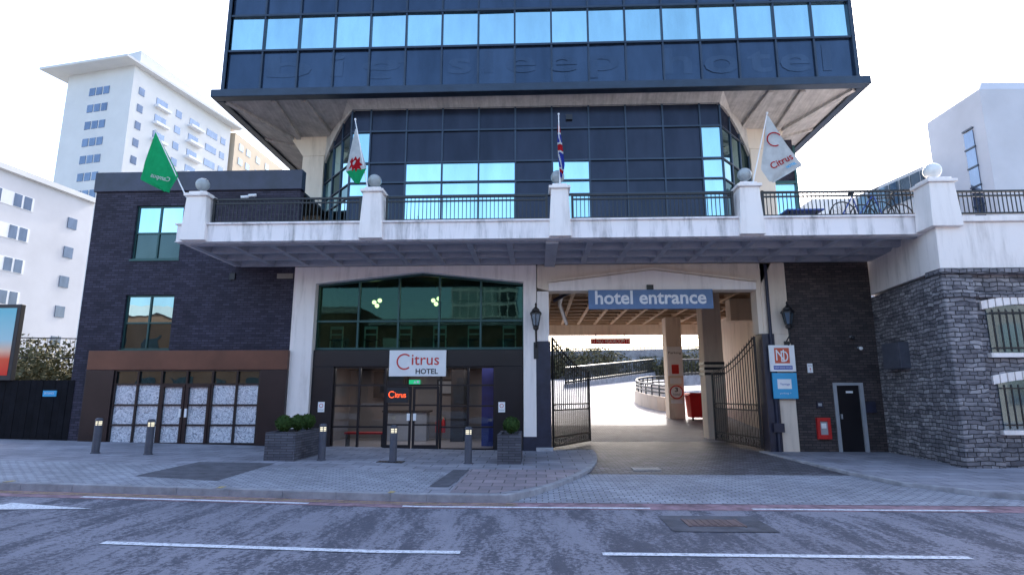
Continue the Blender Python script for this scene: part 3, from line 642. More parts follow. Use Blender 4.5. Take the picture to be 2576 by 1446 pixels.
def leafcloud(name,ells,n,size,mat):
    vs=[];fs=[]
    for (c,r) in ells:
        k=int(n)
        d=rng.normal(size=(k,3)); d/=np.linalg.norm(d,axis=1)[:,None]; rad=rng.uniform(.72,1.04,(k,1))
        p=np.array(c)+d*rad*np.array(r)
        for i in range(k):
            a=rng.normal(size=3); a/=np.linalg.norm(a); bvec=np.cross(a,rng.normal(size=3)); bvec/=np.linalg.norm(bvec)
            s=size*rng.uniform(.6,1.4); m_=len(vs); q=p[i]
            vs+= [q-a*s,q+bvec*s*.5,q+a*s,q-bvec*s*.5]; fs.append((m_,m_+1,m_+2,m_+3))
    b=MB(); b.v=[tuple(v) for v in vs]; b.f=fs; b.m=[0]*len(fs); return b.obj(name,mat)
def hedge(name,x0,x1,y0,y1,zf,h,nb,n,size):
    e=[]
    for i in range(nb):
        x=rng.uniform(x0,x1); y=rng.uniform(y0,y1); s=rng.uniform(.5,1.1); e.append(((x,y,zf+h*s*rng.uniform(.3,.75)),(1.3*s*h/2.2,1.1*s*h/2.2,.5*h*s)))
    o=leafcloud(name,e,n,size,M['hedge']); o["kind"]="stuff"; return o
hedge("hedge",1,26,44.5,46.5,3.4,3.0,50,260,.16)
hedge("shrub_bank",-34,-15.5,7,10,.3,3.8,80,420,.11)
bk=MB().box(0,40,46.9,47.4,3,6.4).obj("retaining_wall",M['farshade']); tag(bk,"pale retaining wall behind ramp hedge","wall")

def gate(hx,hy,ex_,ey,label):
    t=thing("iron_gate",(hx,hy,0),label,"gate","open wrought iron gates"); P0=Vector((hx,hy,0));P1=Vector((ex_,ey,0)); n=19
    top=lambda s:3.35-.95*math.sin(s*math.pi/2)
    b=MB()
    for i in range(n+1):
        s=i/n; p=P0.lerp(P1,s); b.tube((p.x,p.y,.06),(p.x,p.y,top(s)),.015 if 0<i<n else .04,6)
        if 0<i<n: b.tube((p.x,p.y,top(s)),(p.x,p.y,top(s)+.12),.022,6,.002)
        if i<n:
            q=P0.lerp(P1,(i+.5)/n); b.tube((q.x,q.y,.06),(q.x,q.y,1.15),.01,5)
    b.obj("bars",M['blackmetal'],t)
    b=MB()
    for k in (.1,.35,1.15,1.32): b.tube((P0.x,P0.y,k),(P1.x,P1.y,k),.022,6)
    pts=[(*P0.lerp(P1,i/12).xy,top(i/12)) for i in range(13)]; b.path(pts,.025); b.path([(x,y,z-.2) for x,y,z in pts],.018)
    b.obj("frame",M['blackmetal'],t)
    b=MB(); d=(P1-P0).normalized()
    for i in range(9):
        c=P0.lerp(P1,(i+.5)/9); r=.085
        for cz in (.22,1.235,):
            pp=[c+d*r*math.cos(a)+Vector((0,0,cz+r*math.sin(a))) for a in [2*math.pi*k/12 for k in range(13)]]; b.path(pp,.008,4)
    b.obj("scrollwork",M['blackmetal'],t)
gate(.52,.35,1.85,3.0,"tall black wrought iron gate leaf swung open"); gate(6.66,.35,6.30,3.6,"tall black wrought iron gate leaf swung open")
def lantern(x,z,label):
    y=-.28; t=thing("wall_lantern",(x,0,z),label,"lantern","black lanterns on gate piers")
    MB().rev((x,y,z),[(.03,-.12),(.09,-.08),(.10,0),(.05,.03)],6).tube((x,y,z-.12),(x,y,z-.5),.035,8,.02).path([(x,y,z-.5),(x,-.02,z-.62)],.022).box(x-.07,x+.07,-.05,-.001,z-.95,z-.45).tube((x,y,z-.3),(x,-.03,z-.45),.018).obj("bracket",M['blackmetal'],t)
    MB().rev((x,y,z),[(.09,.03),(.155,.36)],6).obj("lantern_glass",M['farglass'],t)
    b=MB()
    for i in range(6):
        a=2*math.pi*i/6+math.pi/6; b.tube((x+.095*math.cos(a),y+.095*math.sin(a),z+.02),(x+.165*math.cos(a),y+.165*math.sin(a),z+.37),.013,5)
    b.rev((x,y,z),[(.20,.36),(.20,.40),(.13,.47),(.13,.50),(.05,.57),(.02,.62),(.035,.66),(.01,.72)],6); b.obj("lantern_cage",M['blackmetal'],t)
lantern(.02,3.62,"black Victorian style lantern on bracket beside gateway"); lantern(7.46,3.62,"black Victorian style lantern on bracket beside gateway")
es=thing("entrance_sign",(3.5,-.1,4.16),"slate blue sign reading hotel entrance above gateway","sign")
box("board",1.62,5.35,-.16,-.11,4.15,4.74,M['signblue'],es,.006)
letters("lettering","hotel entrance",1.82,5.15,4.31,-.165,M['letter'],es,None,.022)
box("bracket",3.4,3.6,-.109,.0,4.6,4.9,M['blackmetal'],es)
n1=thing("company_sign",(7.25,-.1,2.3),"white square sign with orange red intertwined letters on pier","sign")
box("board",6.88,7.62,-.15,-.10,2.28,3.05,M['plate'],n1,.005)
box("logo_frame",7.03,7.46,-.154,-.1505,2.52,2.97,M['orangeink'],n1)
letters("lettering","N",7.07,7.31,2.60,-.158,M['plate'],n1,.32,.0); letters("lettering","D",7.21,7.42,2.56,-.160,M['plate'],n1,.32,.0)
box("caption_strip",6.98,7.52,-.156,-.1505,2.34,2.45,M['blueink'],n1); letters("lettering","NEW DOVE HOUSE",7.0,7.5,2.37,-.16,M['plate'],n1,.05)
n2=thing("information_sign",(7.25,-.1,1.55),"cyan square sign with white label on pier","sign")
box("board",6.92,7.62,-.15,-.10,1.50,2.24,M['cyan'],n2,.005); box("label_panel",7.05,7.45,-.156,-.1505,1.78,2.06,M['plate'],n2)
letters("lettering","Vantage",7.12,7.40,1.87,-.16,M['blueink'],n2,.08); letters("lettering","parking >",7.1,7.42,1.62,-.156,M['plate'],n2,.06)
ew=MB(); ew.box(7.6,8.74,.02,.5,-.1,5.6).box(9.5,10.1,.02,.5,-.1,5.6).box(8.74,9.5,.02,.5,1.97,5.6); ew=ew.obj("brick_wall",M['brick2'],H)
b=MB().box(8.70,8.80,-.01,.15,-.05,1.96).box(9.46,9.56,-.01,.15,-.05,1.96).box(8.80,9.46,-.01,.15,1.88,1.96); b.obj("door_frame",M['lightgrey'],ew)
dd=box("door",8.80,9.46,.06,.11,-.05,1.88,M['black'],ew)
box("door_handle",8.86,8.90,.0,.06,.92,1.06,M['lightgrey'],dd); box("door_sign",9.08,9.28,.05,.06,1.66,1.72,M['plate'],dd)
box("conduit_panel",9.56,9.85,-.03,.02,1.1,1.42,M['navy'],ew)
fb=thing("fire_hydrant_box",(8.3,-.1,.34),"red wall box with glazed panel beside black door","box")
b=MB().box(8.12,8.20,-.08,.02,.36,.96).box(8.42,8.50,-.08,.02,.36,.96).box(8.20,8.42,-.08,.02,.86,.96).box(8.20,8.42,-.08,.02,.36,.48); b.obj("box_frame",M['red'],fb,False,.005); box("glass_panel",8.20,8.42,-.04,.02,.48,.86,M['lightgrey'],fb); box("label_panel",8.24,8.38,-.05,-.04,.66,.8,M['plate'],fb)
wn=thing("wall_notice",(8.1,0,2.3),"small white notice with text on brick wall","notice"); box("panel",8.02,8.17,-.0,.018,2.25,2.52,M['plate'],wn); letters("lettering","CCTV",8.04,8.15,2.43,-.004,M['ink'],wn,.04); letters("symbol","!",8.08,8.11,2.3,-.004,M['redink'],wn,.09)
ic=thing("intercom",(8.2,0,1.4),"small grey door intercom on brick wall","intercom"); box("panel",8.18,8.36,-.02,.018,1.24,1.42,M['navy'],ic); box("button_plate",8.22,8.32,-.028,-.02,1.29,1.37,M['lightgrey'],ic)
for x,z in ((9.35,3.30),(9.55,2.98)):
    sc_=thing("security_camera",(x,0,z),"small dome security camera on brick wall","camera","wall cameras"); MB().tube((x,0.02,z),(x,-.1,z),.03).obj("bracket",M['lightgrey'],sc_); MB().sphere((x,-.13,z-.03),.055,12,8).obj("camera_dome",M['ink'] if z>3.1 else M['plate'],sc_,True)

# flags
def poly(P,t):
    n=len(P)-1; k=min(n-1,int(t*n)); f_=t*n-k; return (P[k][0]+(P[k+1][0]-P[k][0])*f_,P[k][1]+(P[k+1][1]-P[k][1])*f_)
def flagset(base,tip,L_,R_,mats,split,label,decals,yb=-3.3,amp=.05):
    t=thing("flag",(base[0],yb+.15,base[1]),label,"flag","flags on the terrace posts")
    MB().tube((base[0],yb+.1,base[1]),(tip[0],yb,tip[1]),.018,8,.012).sphere((tip[0],yb,tip[1]+.02),.03,10,6).tube((base[0],yb+.1,base[1]+.1),(base[0]+.0,yb+.25,base[1]-.15),.035,8).obj("pole",M['plate'],t,True)
    def S(s,tt,off=0):
        a=poly(L_,tt); c=poly(R_,tt)
        return (a[0]+(c[0]-a[0])*s, yb+.02+amp*math.sin(s*7+tt*3)*min(1,tt*2)+off, a[1]+(c[1]-a[1])*s)
    nu,nv=16,28; b=MB(); b.v=[S(i/nu,j/nv) for j in range(nv+1) for i in range(nu+1)]
    for j in range(nv):
        for i in range(nu):
            b.f.append((j*(nu+1)+i,j*(nu+1)+i+1,(j+1)*(nu+1)+i+1,(j+1)*(nu+1)+i)); b.m.append(0 if split is None else int(split(i/nu,j/nv)))
    o=b.obj("cloth",mats,t,True)
    for nm,kind,mat,data in decals:
        bb=MB()
        if kind=='poly':
            for pg in data: bb.add([S(s,u,-.012) for s,u in pg],[tuple(range(len(pg)))])
        elif kind=='ring':
            cx,cz,r,w=data
            arcring(bb,cx,cz,r,w,35,300,lambda x,z:(x,yb+.02-amp-.01,z))
        elif kind=='text':
            body,x,z,size,ang,flip=data; vs_,fs_=text2d(body,size,1,.004); ca,sa=math.cos(R(ang)),math.sin(R(ang))
            bb.add([(x+(flip*a)*ca-b2*sa,yb+.01-amp,z+(flip*a)*sa+b2*ca) for a,b2 in vs_],fs_)
        bb.obj(nm,mat,t)
    return t
def cl(n,c):
    m,t,o=nt(n); v=pos(t); nn=noise(t,v,6,4); col=ramp(t,nn,[(.3,tuple(x*.8 for x in c)),(.7,c)])
    d=N(t,"ShaderNodeBsdfDiffuse"); t.links.new(col,d.inputs[0]); tr=N(t,"ShaderNodeBsdfTranslucent"); t.links.new(col,tr.inputs[0])
    x=N(t,"ShaderNodeMixShader"); x.inputs[0].default_value=.4; t.links.new(d.outputs[0],x.inputs[1]); t.links.new(tr.outputs[0],x.inputs[2]); t.links.new(x.outputs[0],o.inputs[0]); return m
M['fgreen']=cl("flag_green",(.02,.42,.16)); M['fwhite']=cl("flag_white",(.70,.72,.72)); M['fred']=cl("flag_red",(.5,.02,.03)); M['fblue']=cl("flag_blue",(.04,.06,.36))
flagset((-9.26,6.78),(-10.25,8.64),[(-10.26,8.6),(-10.48,7.75),(-10.56,7.28),(-9.8,6.9)],[(-10.2,8.56),(-9.85,7.95),(-9.5,7.35),(-9.68,6.9)],[M['fgreen']],None,"bright green flag with white mirrored lettering on tilted pole",[("lettering","text",M['fwhite'],("Campus",-9.68,7.16,.17,-16,-1))],amp=.05)
dragon=[[(.15,.50),(.3,.44),(.38,.5),(.55,.43),(.62,.5),(.8,.45),(.72,.55),(.85,.6),(.7,.62),(.78,.7),(.6,.66),(.5,.74),(.45,.66),(.3,.72),(.32,.62),(.15,.66),(.25,.56)]]
flagset((-4.36,6.85),(-4.78,8.84),[(-4.77,8.6),(-4.9,7.9),(-4.98,7.42),(-4.7,7.06)],[(-4.72,8.58),(-4.58,8.0),(-4.42,7.5),(-4.58,7.06)],[M['fwhite'],M['fgreen']],lambda s,t:t>.66,"Welsh flag, red dragon on white and green, hanging limp",[("dragon_emblem","poly",M['fred'],dragon)],amp=.03)
flagset((.67,6.92),(.66,8.88),[(.64,8.62),(.62,8.1),(.64,7.6),(.68,7.15)],[(.68,8.60),(.74,8.1),(.80,7.5),(.74,7.12)],[M['fblue'],M['fred'],M['fwhite']],lambda s,t:(1 if (.34<t<.44 or .8<t<.88 or (t<.12)) else (2 if (.30<t<=.34 or .44<=t<.48 or .76<t<.8 or .12<t<.15 or abs(s-(t*2%1))<.12) else 0)),"Union flag hanging limp and narrow beside its pole",[],amp=.03)
flagset((5.59,6.87),(6.08,8.80),[(6.07,8.76),(5.97,8.1),(5.82,7.3),(6.0,6.95)],[(6.12,8.74),(6.5,8.0),(6.88,7.38),(6.12,6.93)],[M['fwhite']],None,"white flag with red ring logo and Citrus lettering",[("logo_ring","ring",M['fred'],(6.20,8.08,.20,.035)),("lettering","text",M['fred'],("Citrus",6.08,7.26,.25,27,1)),("lettering","text",M['cyan'],("HOTEL",6.45,7.28,.09,27,1))],amp=.03)
def bike(x,y,z,label):
    t=thing("bicycle",(x,y,z),label,"bicycle","bicycles parked on terrace"); r=.33
    for cx,nm in ((x-.5,"wheel"),(x+.5,"wheel")):
        b=MB(); b.path([(cx+r*math.cos(a),y,z+r+r*math.sin(a)) for a in [2*math.pi*k/24 for k in range(25)]],.018,6)
        for k in range(8): a=math.pi*k/8; b.tube((cx-r*math.cos(a),y,z+r-r*math.sin(a)),(cx+r*math.cos(a),y,z+r+r*math.sin(a)),.003,4)
        b.obj(nm,M['ink'],t)
    b=MB(); A=(x-.5,y,z+r);B=(x-.08,y,z+.3);C=(x-.22,y,z+.82);D_=(x+.33,y,z+.85);E=(x+.5,y,z+r)
    for p,q in ((A,B),(B,C),(C,A),(B,D_),(C,D_),(D_,E)): b.tube(p,q,.018,6)
    b.obj("bike_frame",M['blueink'] if x<9 else M['ink'],t); MB().rev((x-.24,y,z+.88),[(.03,-.04),(.09,0),(.07,.03)],10).obj("saddle",M['ink'],t)
    MB().path([(x+.33,y,z+.85),(x+.32,y,z+.95),(x+.36,y-.22,z+.97)],.014).path([(x+.32,y,z+.95),(x+.36,y+.22,z+.97)],.014).obj("handlebar",M['ink'],t)
bike(8.7,-2.45,6.0,"dark bicycle parked behind black terrace railing"); bike(9.35,-2.2,6.0,"black bicycle leaning near white corner post")
tb=thing("picnic_table",(7.4,-1.8,6.0),"blue picnic bench behind terrace railing","table")
box("table_top",6.9,7.9,-2.1,-1.4,6.56,6.60,M['blueink'],tb)
for x in (7.0,7.75): MB().tube((x,-2.0,6),(x,-1.5,6.56),.03).tube((x,-1.5,6),(x,-2.0,6.56),.03).obj("leg",M['ink'],tb)

# ------------------------------------------------------------ brick annexe
A=thing("brick_annexe",(-11,5,0),"dark brick three storey annexe with bronze shopfront","building")
b=MB()
def wallholes(b,x0,x1,z0,z1,y0,y1,holes):
    xs=sorted({x0,x1,*[h[0] for h in holes],*[h[1] for h in holes]}); zs=sorted({z0,z1,*[h[2] for h in holes],*[h[3] for h in holes]})
    for a,c in zip(xs[:-1],xs[1:]):
        for d,e in zip(zs[:-1],zs[1:]):
            if not any(h[0]<=a and c<=h[1] and h[2]<=d and e<=h[3] for h in holes): b.box(a,c,y0,y1,d,e)
wallholes(b,-14.35,-7.55,-.1,8.12,0,.3,[(-12.93,-11.36,5.87,7.66),(-12.93,-11.36,2.99,4.71),(-13.7,-7.6,0.0,2.9)])
wallA=b.obj("wall",M['brick'],A); box("rear_wall",-14.35,-7.55,6,14,-.1,8.12,M['brick'],A); box("side_wall",-14.35,-14.1,.3,6,-.1,8.12,M['brick'],A); box("roof",-14.35,-7.6,.0,14,8.121,8.2,M['ink'],A)
box("parapet_band",-14.42,-7.5,-.06,.25,8.13,8.80,M['band'],A,.02)
for wi,(x0,x1,z0,z1) in enumerate([(-12.93,-11.36,5.87,7.66),(-12.93,-11.36,2.99,4.71)]):
    w=MB(); xm_=(x0+x1)/2; zm=(z0+z1)/2-.02; f_=.05
    for a,c in ((x0,x0+f_),(xm_-f_/2,xm_+f_/2),(x1-f_,x1)): w.box(a,c,.07,.15,z0,z1)
    for a,c in ((z0,z0+f_),(zm-f_/2,zm+f_/2),(z1-f_,z1)): w.box(x0,x1,.075,.145,a,c)
    w.box(x0-.03,x1+.03,-.03,.06,z0-.06,z0)
    w=w.obj("window",M['mullgreen'],A)
    for a,c in ((x0+f_,xm_-f_/2),(xm_+f_/2,x1-f_)):
        for k,(d,e) in enumerate(((z0+f_,zm-f_/2),(zm+f_/2,z1-f_))): MB().quad((a,.11,d),(c,.11,d),(c,.11,e),(a,.11,e)).obj("window_pane",M['dimglass'] if k==0 else (M['sky_glass'] if wi==0 else M['winglass']),w)
sf=MB(); sf.box(-13.78,-7.52,-.16,-.0,2.36,2.95); sf=sf.obj("shop_fascia",M['bronze'],A,False,.01)
box("shop_pilaster",-13.78,-12.9,-.158,.0,-.1,2.355,M['darkbronze'],A,.01); box("shop_pilaster",-8.34,-7.52,-.158,.0,-.1,2.355,M['darkbronze'],A,.01)
shop=box("shop_interior",-13.7,-7.6,.32,.4,0,2.9,M['intdark'],A)
xs=[-12.87,-12.15,-11.41,-10.62,-9.82,-9.06,-8.36]; zs=[.18,.72,1.31,1.93,2.34]
for i,(a,c) in enumerate(zip(xs[:-1],xs[1:])):
    for j,(d,e) in enumerate(zip(zs[:-1],zs[1:])):
        mt=M['wash'] if j<3 else M['dimglass']
        MB().quad((a+.03,-.05,d+.02),(c-.03,-.05,d+.02),(c-.03,-.05,e-.02),(a+.03,-.05,e-.02)).obj("window_pane",mt,shop)
b=MB()
for x in xs: b.box(x-.03,x+.03,-.11,-.02,.05,2.36)
for z in zs: b.box(-12.9,-8.34,-.105,-.025,z-.025,z+.025)
b.box(-12.9,-8.34,-.10,-.02,.05,.2)
b.obj("window_frame",M['black'],shop)
for a,c in ((-11.38,-10.64),(-10.60,-9.85)):
    dd=MB().box(a,a+.08,-.13,-.04,.12,1.9).box(c-.08,c,-.13,-.04,.12,1.9).box(a,c,-.135,-.04,1.84,1.92).obj("door",M['darkbronze'],shop)
    x=-10.74 if a<-11 else -10.56
    box("door_handle",x,x+.06,-.18,-.135,.95,1.2,M['plate'],dd)
for x,z in ((-11.0,8.0),(-10.75,8.05)):
    c=thing("security_camera",(x+1.7,-.1,z),"small white security camera on brick parapet","camera","wall cameras"); MB().tube((x+1.7,.0,z-.15),(x+1.7,-.15,z-.15),.02).obj("bracket",M['plate'],c); MB().tube((x+1.6,-.2,z-.17),(x+1.82,-.13,z-.13),.045,10).obj("camera_body",M['plate'],c)
box("wall_vent",-9.62,-9.45,-.05,0,5.17,5.38,M['ink'],A)
box("wall_panel",-8.1,-7.6,-.04,0,5.2,5.36,M['sandstone'],A)

# ------------------------------------------------------------ stone building east
S_=thing("stone_building",(14,0,0),"grey rubble stone building with arched barred windows","building")
b=MB(); b.hexa([(9.72,-3.6,-.1),(40,-3.6,-.1),(40,20,-.1),(10.1,.1,-.1)],[(9.72,-3.6,4.48),(40,-3.6,4.48),(40,20,4.48),(10.1,.1,4.48)]); b.obj("wall",M['stone'],S_)
b=MB(); b.box(9.64,10.35,-3.72,-3.3,-.1,4.42); b.box(9.6,10.45,-3.76,-3.2,-.1,.45); b.box(10.35,40,-3.68,-3.605,3.86,3.98); b.box(9.62,10.4,-3.75,-3.3,3.86,3.98); b.obj("quoin_pier",M['stone'],S_,False,.02)
b=MB(); b.box(9.6,40,-3.78,-3.2,4.42,4.56); b.obj("string_course",M['stone'],S_,False,.02)
b=MB(); b.hexa([(9.70,-3.62,4.56),(40,-3.62,4.56),(40,20,4.56),(10.1,.1,4.56)],[(9.72,-3.62,5.72),(40,-3.62,5.72),(40,20,5.72),(10.15,.1,5.72)]); b.box(10.27,40,-3.7,-3.3,5.72,5.86); b.obj("white_parapet",M['white'],S_,False,.015)
railing(10.33,16,-3.5,5.95,6.56,"black metal railing on white parapet over stone wall")
for (x0,x1,z0,z1) in [(10.60,12.3,2.56,3.58),(10.62,12.3,.82,1.84)]:
    w=MB()
    n=11
    for i in range(n):
        a0=i/n; a1=(i+.84)/n
        f1=lambda a:(x0-.1+(x1-x0+.2)*a, z1+.08+.12*math.sin(math.pi*a)); p=f1(a0);q=f1(a1)
        w.hexa([(p[0],-3.66,p[1]-.08),(q[0],-3.66,q[1]-.08),(q[0],-3.55,q[1]-.08),(p[0],-3.55,p[1]-.08)],[(p[0],-3.66,p[1]+.12),(q[0],-3.66,q[1]+.12),(q[0],-3.55,q[1]+.12),(p[0],-3.55,p[1]+.12)])
    w=w.obj("window",M['white'],S_,False,.006)
    box("sill",x0-.08,x1+.08,-3.72,-3.56,z0-.10,z0,M['white'],w); box("window_pane",x0,x1,-3.63,-3.61,z0,z1+.1,M['farglass'],w)
    b=MB(); m_=11
    for i in range(m_): x=x0+.06+(x1-x0-.12)*i/(m_-1); b.tube((x,-3.72,z0+.03),(x,-3.72,z1+.0),.014,6)
    b.box(x0,x1,-3.73,-3.71,z0+.1,z0+.13); b.box(x0,x1,-3.73,-3.71,z1-.1,z1-.07); b.obj("security_bars",M['blackmetal'],w)
mc=thing("meter_cabinet",(9.85,-2.2,2.5),"grey metal meter cabinet fixed on stone wall","cabinet")
MB().box(9.66,9.95,-1.75,-.95,2.3,3.0).obj("cabinet_body",M['grey'],mc,False,.01); MB().box(9.645,9.66,-1.7,-1.0,2.36,2.94).obj("door",M['grey'],mc)

# ------------------------------------------------------------ street furniture
def bollard():
    x,y=-1.62,-3.3; t=thing("bollard",(x,y,0),"grey cylindrical lit bollard with domed cap on pavement","bollard","lit bollards along the pavement")
    MB().rev((x,y,0),[(.11,0),(.11,.02),(.088,.03),(.088,.68)],20).obj("post",M['grey'],t,True)
    MB().rev((x,y,.68),[(.07,0),(.07,.10)],20).obj("lamp",M['bolllamp'],t,True)
    b=MB()
    for k in range(2): b.rev((x,y,.70+.04*k),[(.086,0),(.088,.008),(.07,.012)],20)
    b.rev((x,y,.78),[(.088,0),(.09,.03),(.085,.055),(.05,.075),(.005,.08)],20)
    for k in range(4): a=k*math.pi/2+.4; b.tube((x+.078*math.cos(a),y+.078*math.sin(a),.68),(x+.078*math.cos(a),y+.078*math.sin(a),.79),.01,5)
    b.obj("cap",M['grey'],t,True); return t
B0=bollard()
for x in (-3.42,-5.15,-9.6,-10.95): copything(B0,(x+1.62,-.05 if x>-6 else .2,gz(x)))
def planter(x0,x1,y0,y1,z,h,label):
    t=thing("planter",((x0+x1)/2,(y0+y1)/2,z),label,"planter","slate brick planters beside the entrance")
    b=MB(); w=.07; b.box(x0,x1,y0,y0+w,z-.05,z+h).box(x0,x1,y1-w,y1,z-.05,z+h).box(x0,x0+w,y0+w,y1-w,z-.05,z+h).box(x1-w,x1,y0+w,y1-w,z-.05,z+h)
    b.obj("planter_box",M['slate'],t); box("soil",x0+w,x1-w,y0+w,y1-w,z+h-.12,z+h-.06,M['soil'],t)
planter(-6.38,-5.66,-3.75,-2.0,.08,.66,"long grey slate brick planter with three box balls")
planter(-.92,-.36,-3.4,-1.9,0,.68,"grey slate brick planter with one box ball")
def topiary(x,y,z,r,label):
    t=thing("topiary_ball",(x,y,z-r-.1),label,"plant","clipped box balls in planters")
    MB().tube((x,y,z-r-.15),(x,y,z-.1),.025,8).obj("trunk",M['soil'],t)
    MB().sphere((x,y,z),r*.86,16,10).obj("crown",M['leaf'],t)
    o=leafcloud("leaf_shell",[((x,y,z),(r,r,r*.97))],1500,.022,M['leaf']); par(o,t)
for x,y in ((-6.12,-3.35),(-6.0,-2.8),(-5.95,-2.3)): topiary(x,y,.93,.20,"small clipped green box ball in slate planter")
topiary(-.62,-2.6,.87,.21,"single clipped green box ball in slate planter")
bb=thing("billboard",(-17.5,-.2,0),"poster billboard with teal and red print behind fence","billboard")
box("frame",-21.2,-16.2,-.12,.05,2.05,4.42,M['ink'],bb,.01); box("poster",-21.1,-16.32,-.13,-.121,2.2,4.3,M['poster'],bb)
for x in (-17.2,-20.2): box("leg",x,x+.2,.06,.2,0,3,M['ink'],bb)
fn=thing("timber_fence",(-18,0,.2),"tall black painted timber hoarding fence","fence")
b=MB()
for i in range(60): x=-26.2+i*.2; b.box(x,x+.19,-.02+.006*(i%2),.05,.0,2.06)
b.obj("boards",M['boardblack'],fn)
pl_=thing("fence_plaque",(-15.0,-.05,1.6),"small blue and white plaque on black fence","plaque"); box("panel",-15.15,-14.72,-.05,-.03,1.56,1.74,M['cyan'],pl_); letters("lettering","ENTRANCE",-15.1,-14.8,1.63,-.055,M['plate'],pl_,.06)
guard((-30,6.6,3.2),(-15.3,6.6,2.9),"thin railing in front of the shrub bank",1.0,.025,False)

# ------------------------------------------------------------ background buildings
def bld(name,label,quad,h,mat,z0=0):
    t=thing(name,(sum(q[0] for q in quad)/4,sum(q[1] for q in quad)/4,0),label,"building")
    MB().hexa([(q[0],q[1],z0) for q in quad],[(q[0],q[1],h) for q in quad]).obj("wall",mat,t)
    return t
def wpanel(b,p,q,s0,s1,z0,z1,off=.06):
    p=Vector((p[0],p[1],0));q=Vector((q[0],q[1],0)); d=(q-p).normalized(); n=Vector((d.y,-d.x,0))*off
    a=p+d*s0; c=p+d*s1
    b.hexa([(a.x,a.y,z0),(c.x,c.y,z0),(c.x+n.x,c.y+n.y,z0),(a.x+n.x,a.y+n.y,z0)],[(a.x,a.y,z1),(c.x,c.y,z1),(c.x+n.x,c.y+n.y,z1),(a.x+n.x,a.y+n.y,z1)])
M['fwin']=mirror("far_window",(.45,.55,.7),.12,(.055,.07,.12),.05,.05,.6,.25)
M['fband']=pm("pale_band",(.72,.74,.78),.6,0,.03)
q=[(-72.4,62.6),(-60,60),(-56.3,81),(-68.5,83.5)]
T=bld("apartment_tower","tall white apartment tower with flat overhanging roof",q,50.5,M['farwhite'])
for r in range(15):
    z=48-r*2.75-.3
    if z<14: break
    b=MB()
    for k in range(3): wpanel(b,q[0],q[1],4.6+k*1.35,5.7+k*1.35,z-1.25,z)
    b.each("window",M['fwin'],T)
    b=MB()
    for s,w in ((1.2,1.0),(4.5,2.2),(8.5,1.2),(11.5,2.2),(15.5,2.6),(19.0,1.2)): wpanel(b,q[1],q[2],s,s+w,z-1.3,z-.1)
    if z>20: b.each("window",M['fwin'],T)
    b=MB(); wpanel(b,q[1],q[2],11.2,14.2,z-1.75,z-1.35,.9); wpanel(b,q[1],q[2],4.3,7.0,z-1.75,z-1.35,.7)
    if z>20: b.each("balcony",M['fband'],T)
b=MB(); b.hexa([(-75.5,60.6,50.5),(-59.5,57.6,50.5),(-54.5,82,50.5),(-69,86,50.5)],[(-75.5,60.6,50.85),(-59.5,57.6,50.85),(-54.5,82,50.85),(-69,86,50.85)]); b.obj("roof_overhang",M['farwhite'],T)
b=MB(); b.hexa([(-70,64,50.85),(-60.8,62.0,50.85),(-58,78,50.85),(-67,80,50.85)],[(-70,64,53.6),(-60.8,62.0,54.2),(-58,78,53.6),(-67,80,53.6)]); pent=b.obj("penthouse",M['farwhite'],T)
b=MB()
for k in range(5): wpanel(b,(-70,64),(-60.8,62.0),2+k*1.2,2.95+k*1.2,51.6,52.6)
b.each("window",M['fwin'],pent)
q=[(-70,82),(-55.9,82),(-54.6,104),(-70,104)]
T2=bld("apartment_tower","beige apartment tower behind the white tower",q,50,M['farbeige'])
for r in range(12):
    z=48.5-r*2.8; b=MB()
    for s in (1.5,4,7.5,11,15,18.5): wpanel(b,q[1],q[2],s,s+1.4,z-1.3,z)
    b.each("window",M['fwin'],T2)
q=[(-56,4),(-46.2,4),(-42.3,34.2),(-56,36)]
T3=bld("white_office_block","low white block with rows of small windows",q,20,M['farshade'])
Ltot=(Vector(q[2])-Vector(q[1])).length
for r in range(6):
    z=18.2-r*2.72
    for s in (14.6,20.3):
        b=MB(); wpanel(b,q[1],q[2],s,s+4.4,z-1.2,z,.04); o=b.obj("window_band",M['fband'],T3)
        b=MB()
        for k in range(5):
            if k!=2: wpanel(b,q[1],q[2],s+.15+k*.85,s+.8+k*.85,z-1.15,z-.05,.06)
        b.each("window",M['fwin'],o)
    b=MB(); wpanel(b,q[1],q[2],28.0,28.9,z-1.6,z-.6,.06); b.obj("window",M['fwin'],T3)
b=MB(); wpanel(b,q[1],q[2],0,Ltot,19.7,20.15,.35); b.obj("roof_edge",M['farwhite'],T3)
q=[(33.2,23.6),(60,25),(60,40),(33,29.2)]
T4=bld("white_corner_building","white rendered building with tall narrow window",q,24,M['farshade'])
b=MB(); b.hexa([(33.2,23.6,24),(60,25,24),(60,40,24),(33,29.2,24)],[(34.4,24.8,25.2),(60,26,25.4),(60,39,25.2),(34.4,28,25.2)]); b.obj("roof",M['farshade'],T4)
b=MB(); wpanel(b,q[3],q[0],3.6,4.5,12,21.3); w=b.obj("window",M['fwin'],T4)
b=MB()
for k in range(7): wpanel(b,q[3],q[0],3.55,4.55,12.4+k*1.5,12.52+k*1.5,.12)
b.each("window_bar",M['mull'],w)
T5=thing("glazed_roof_building",(30,36,0),"low white building with sloping glazed roof","building")
b=MB(); b.hexa([(27,30,0),(36,30,0),(36,42,0),(27,42,0)],[(27,30,18),(36,30,22),(36,42,22),(27,42,18)]); b.obj("wall",M['farwhite'],T5)
b=MB()
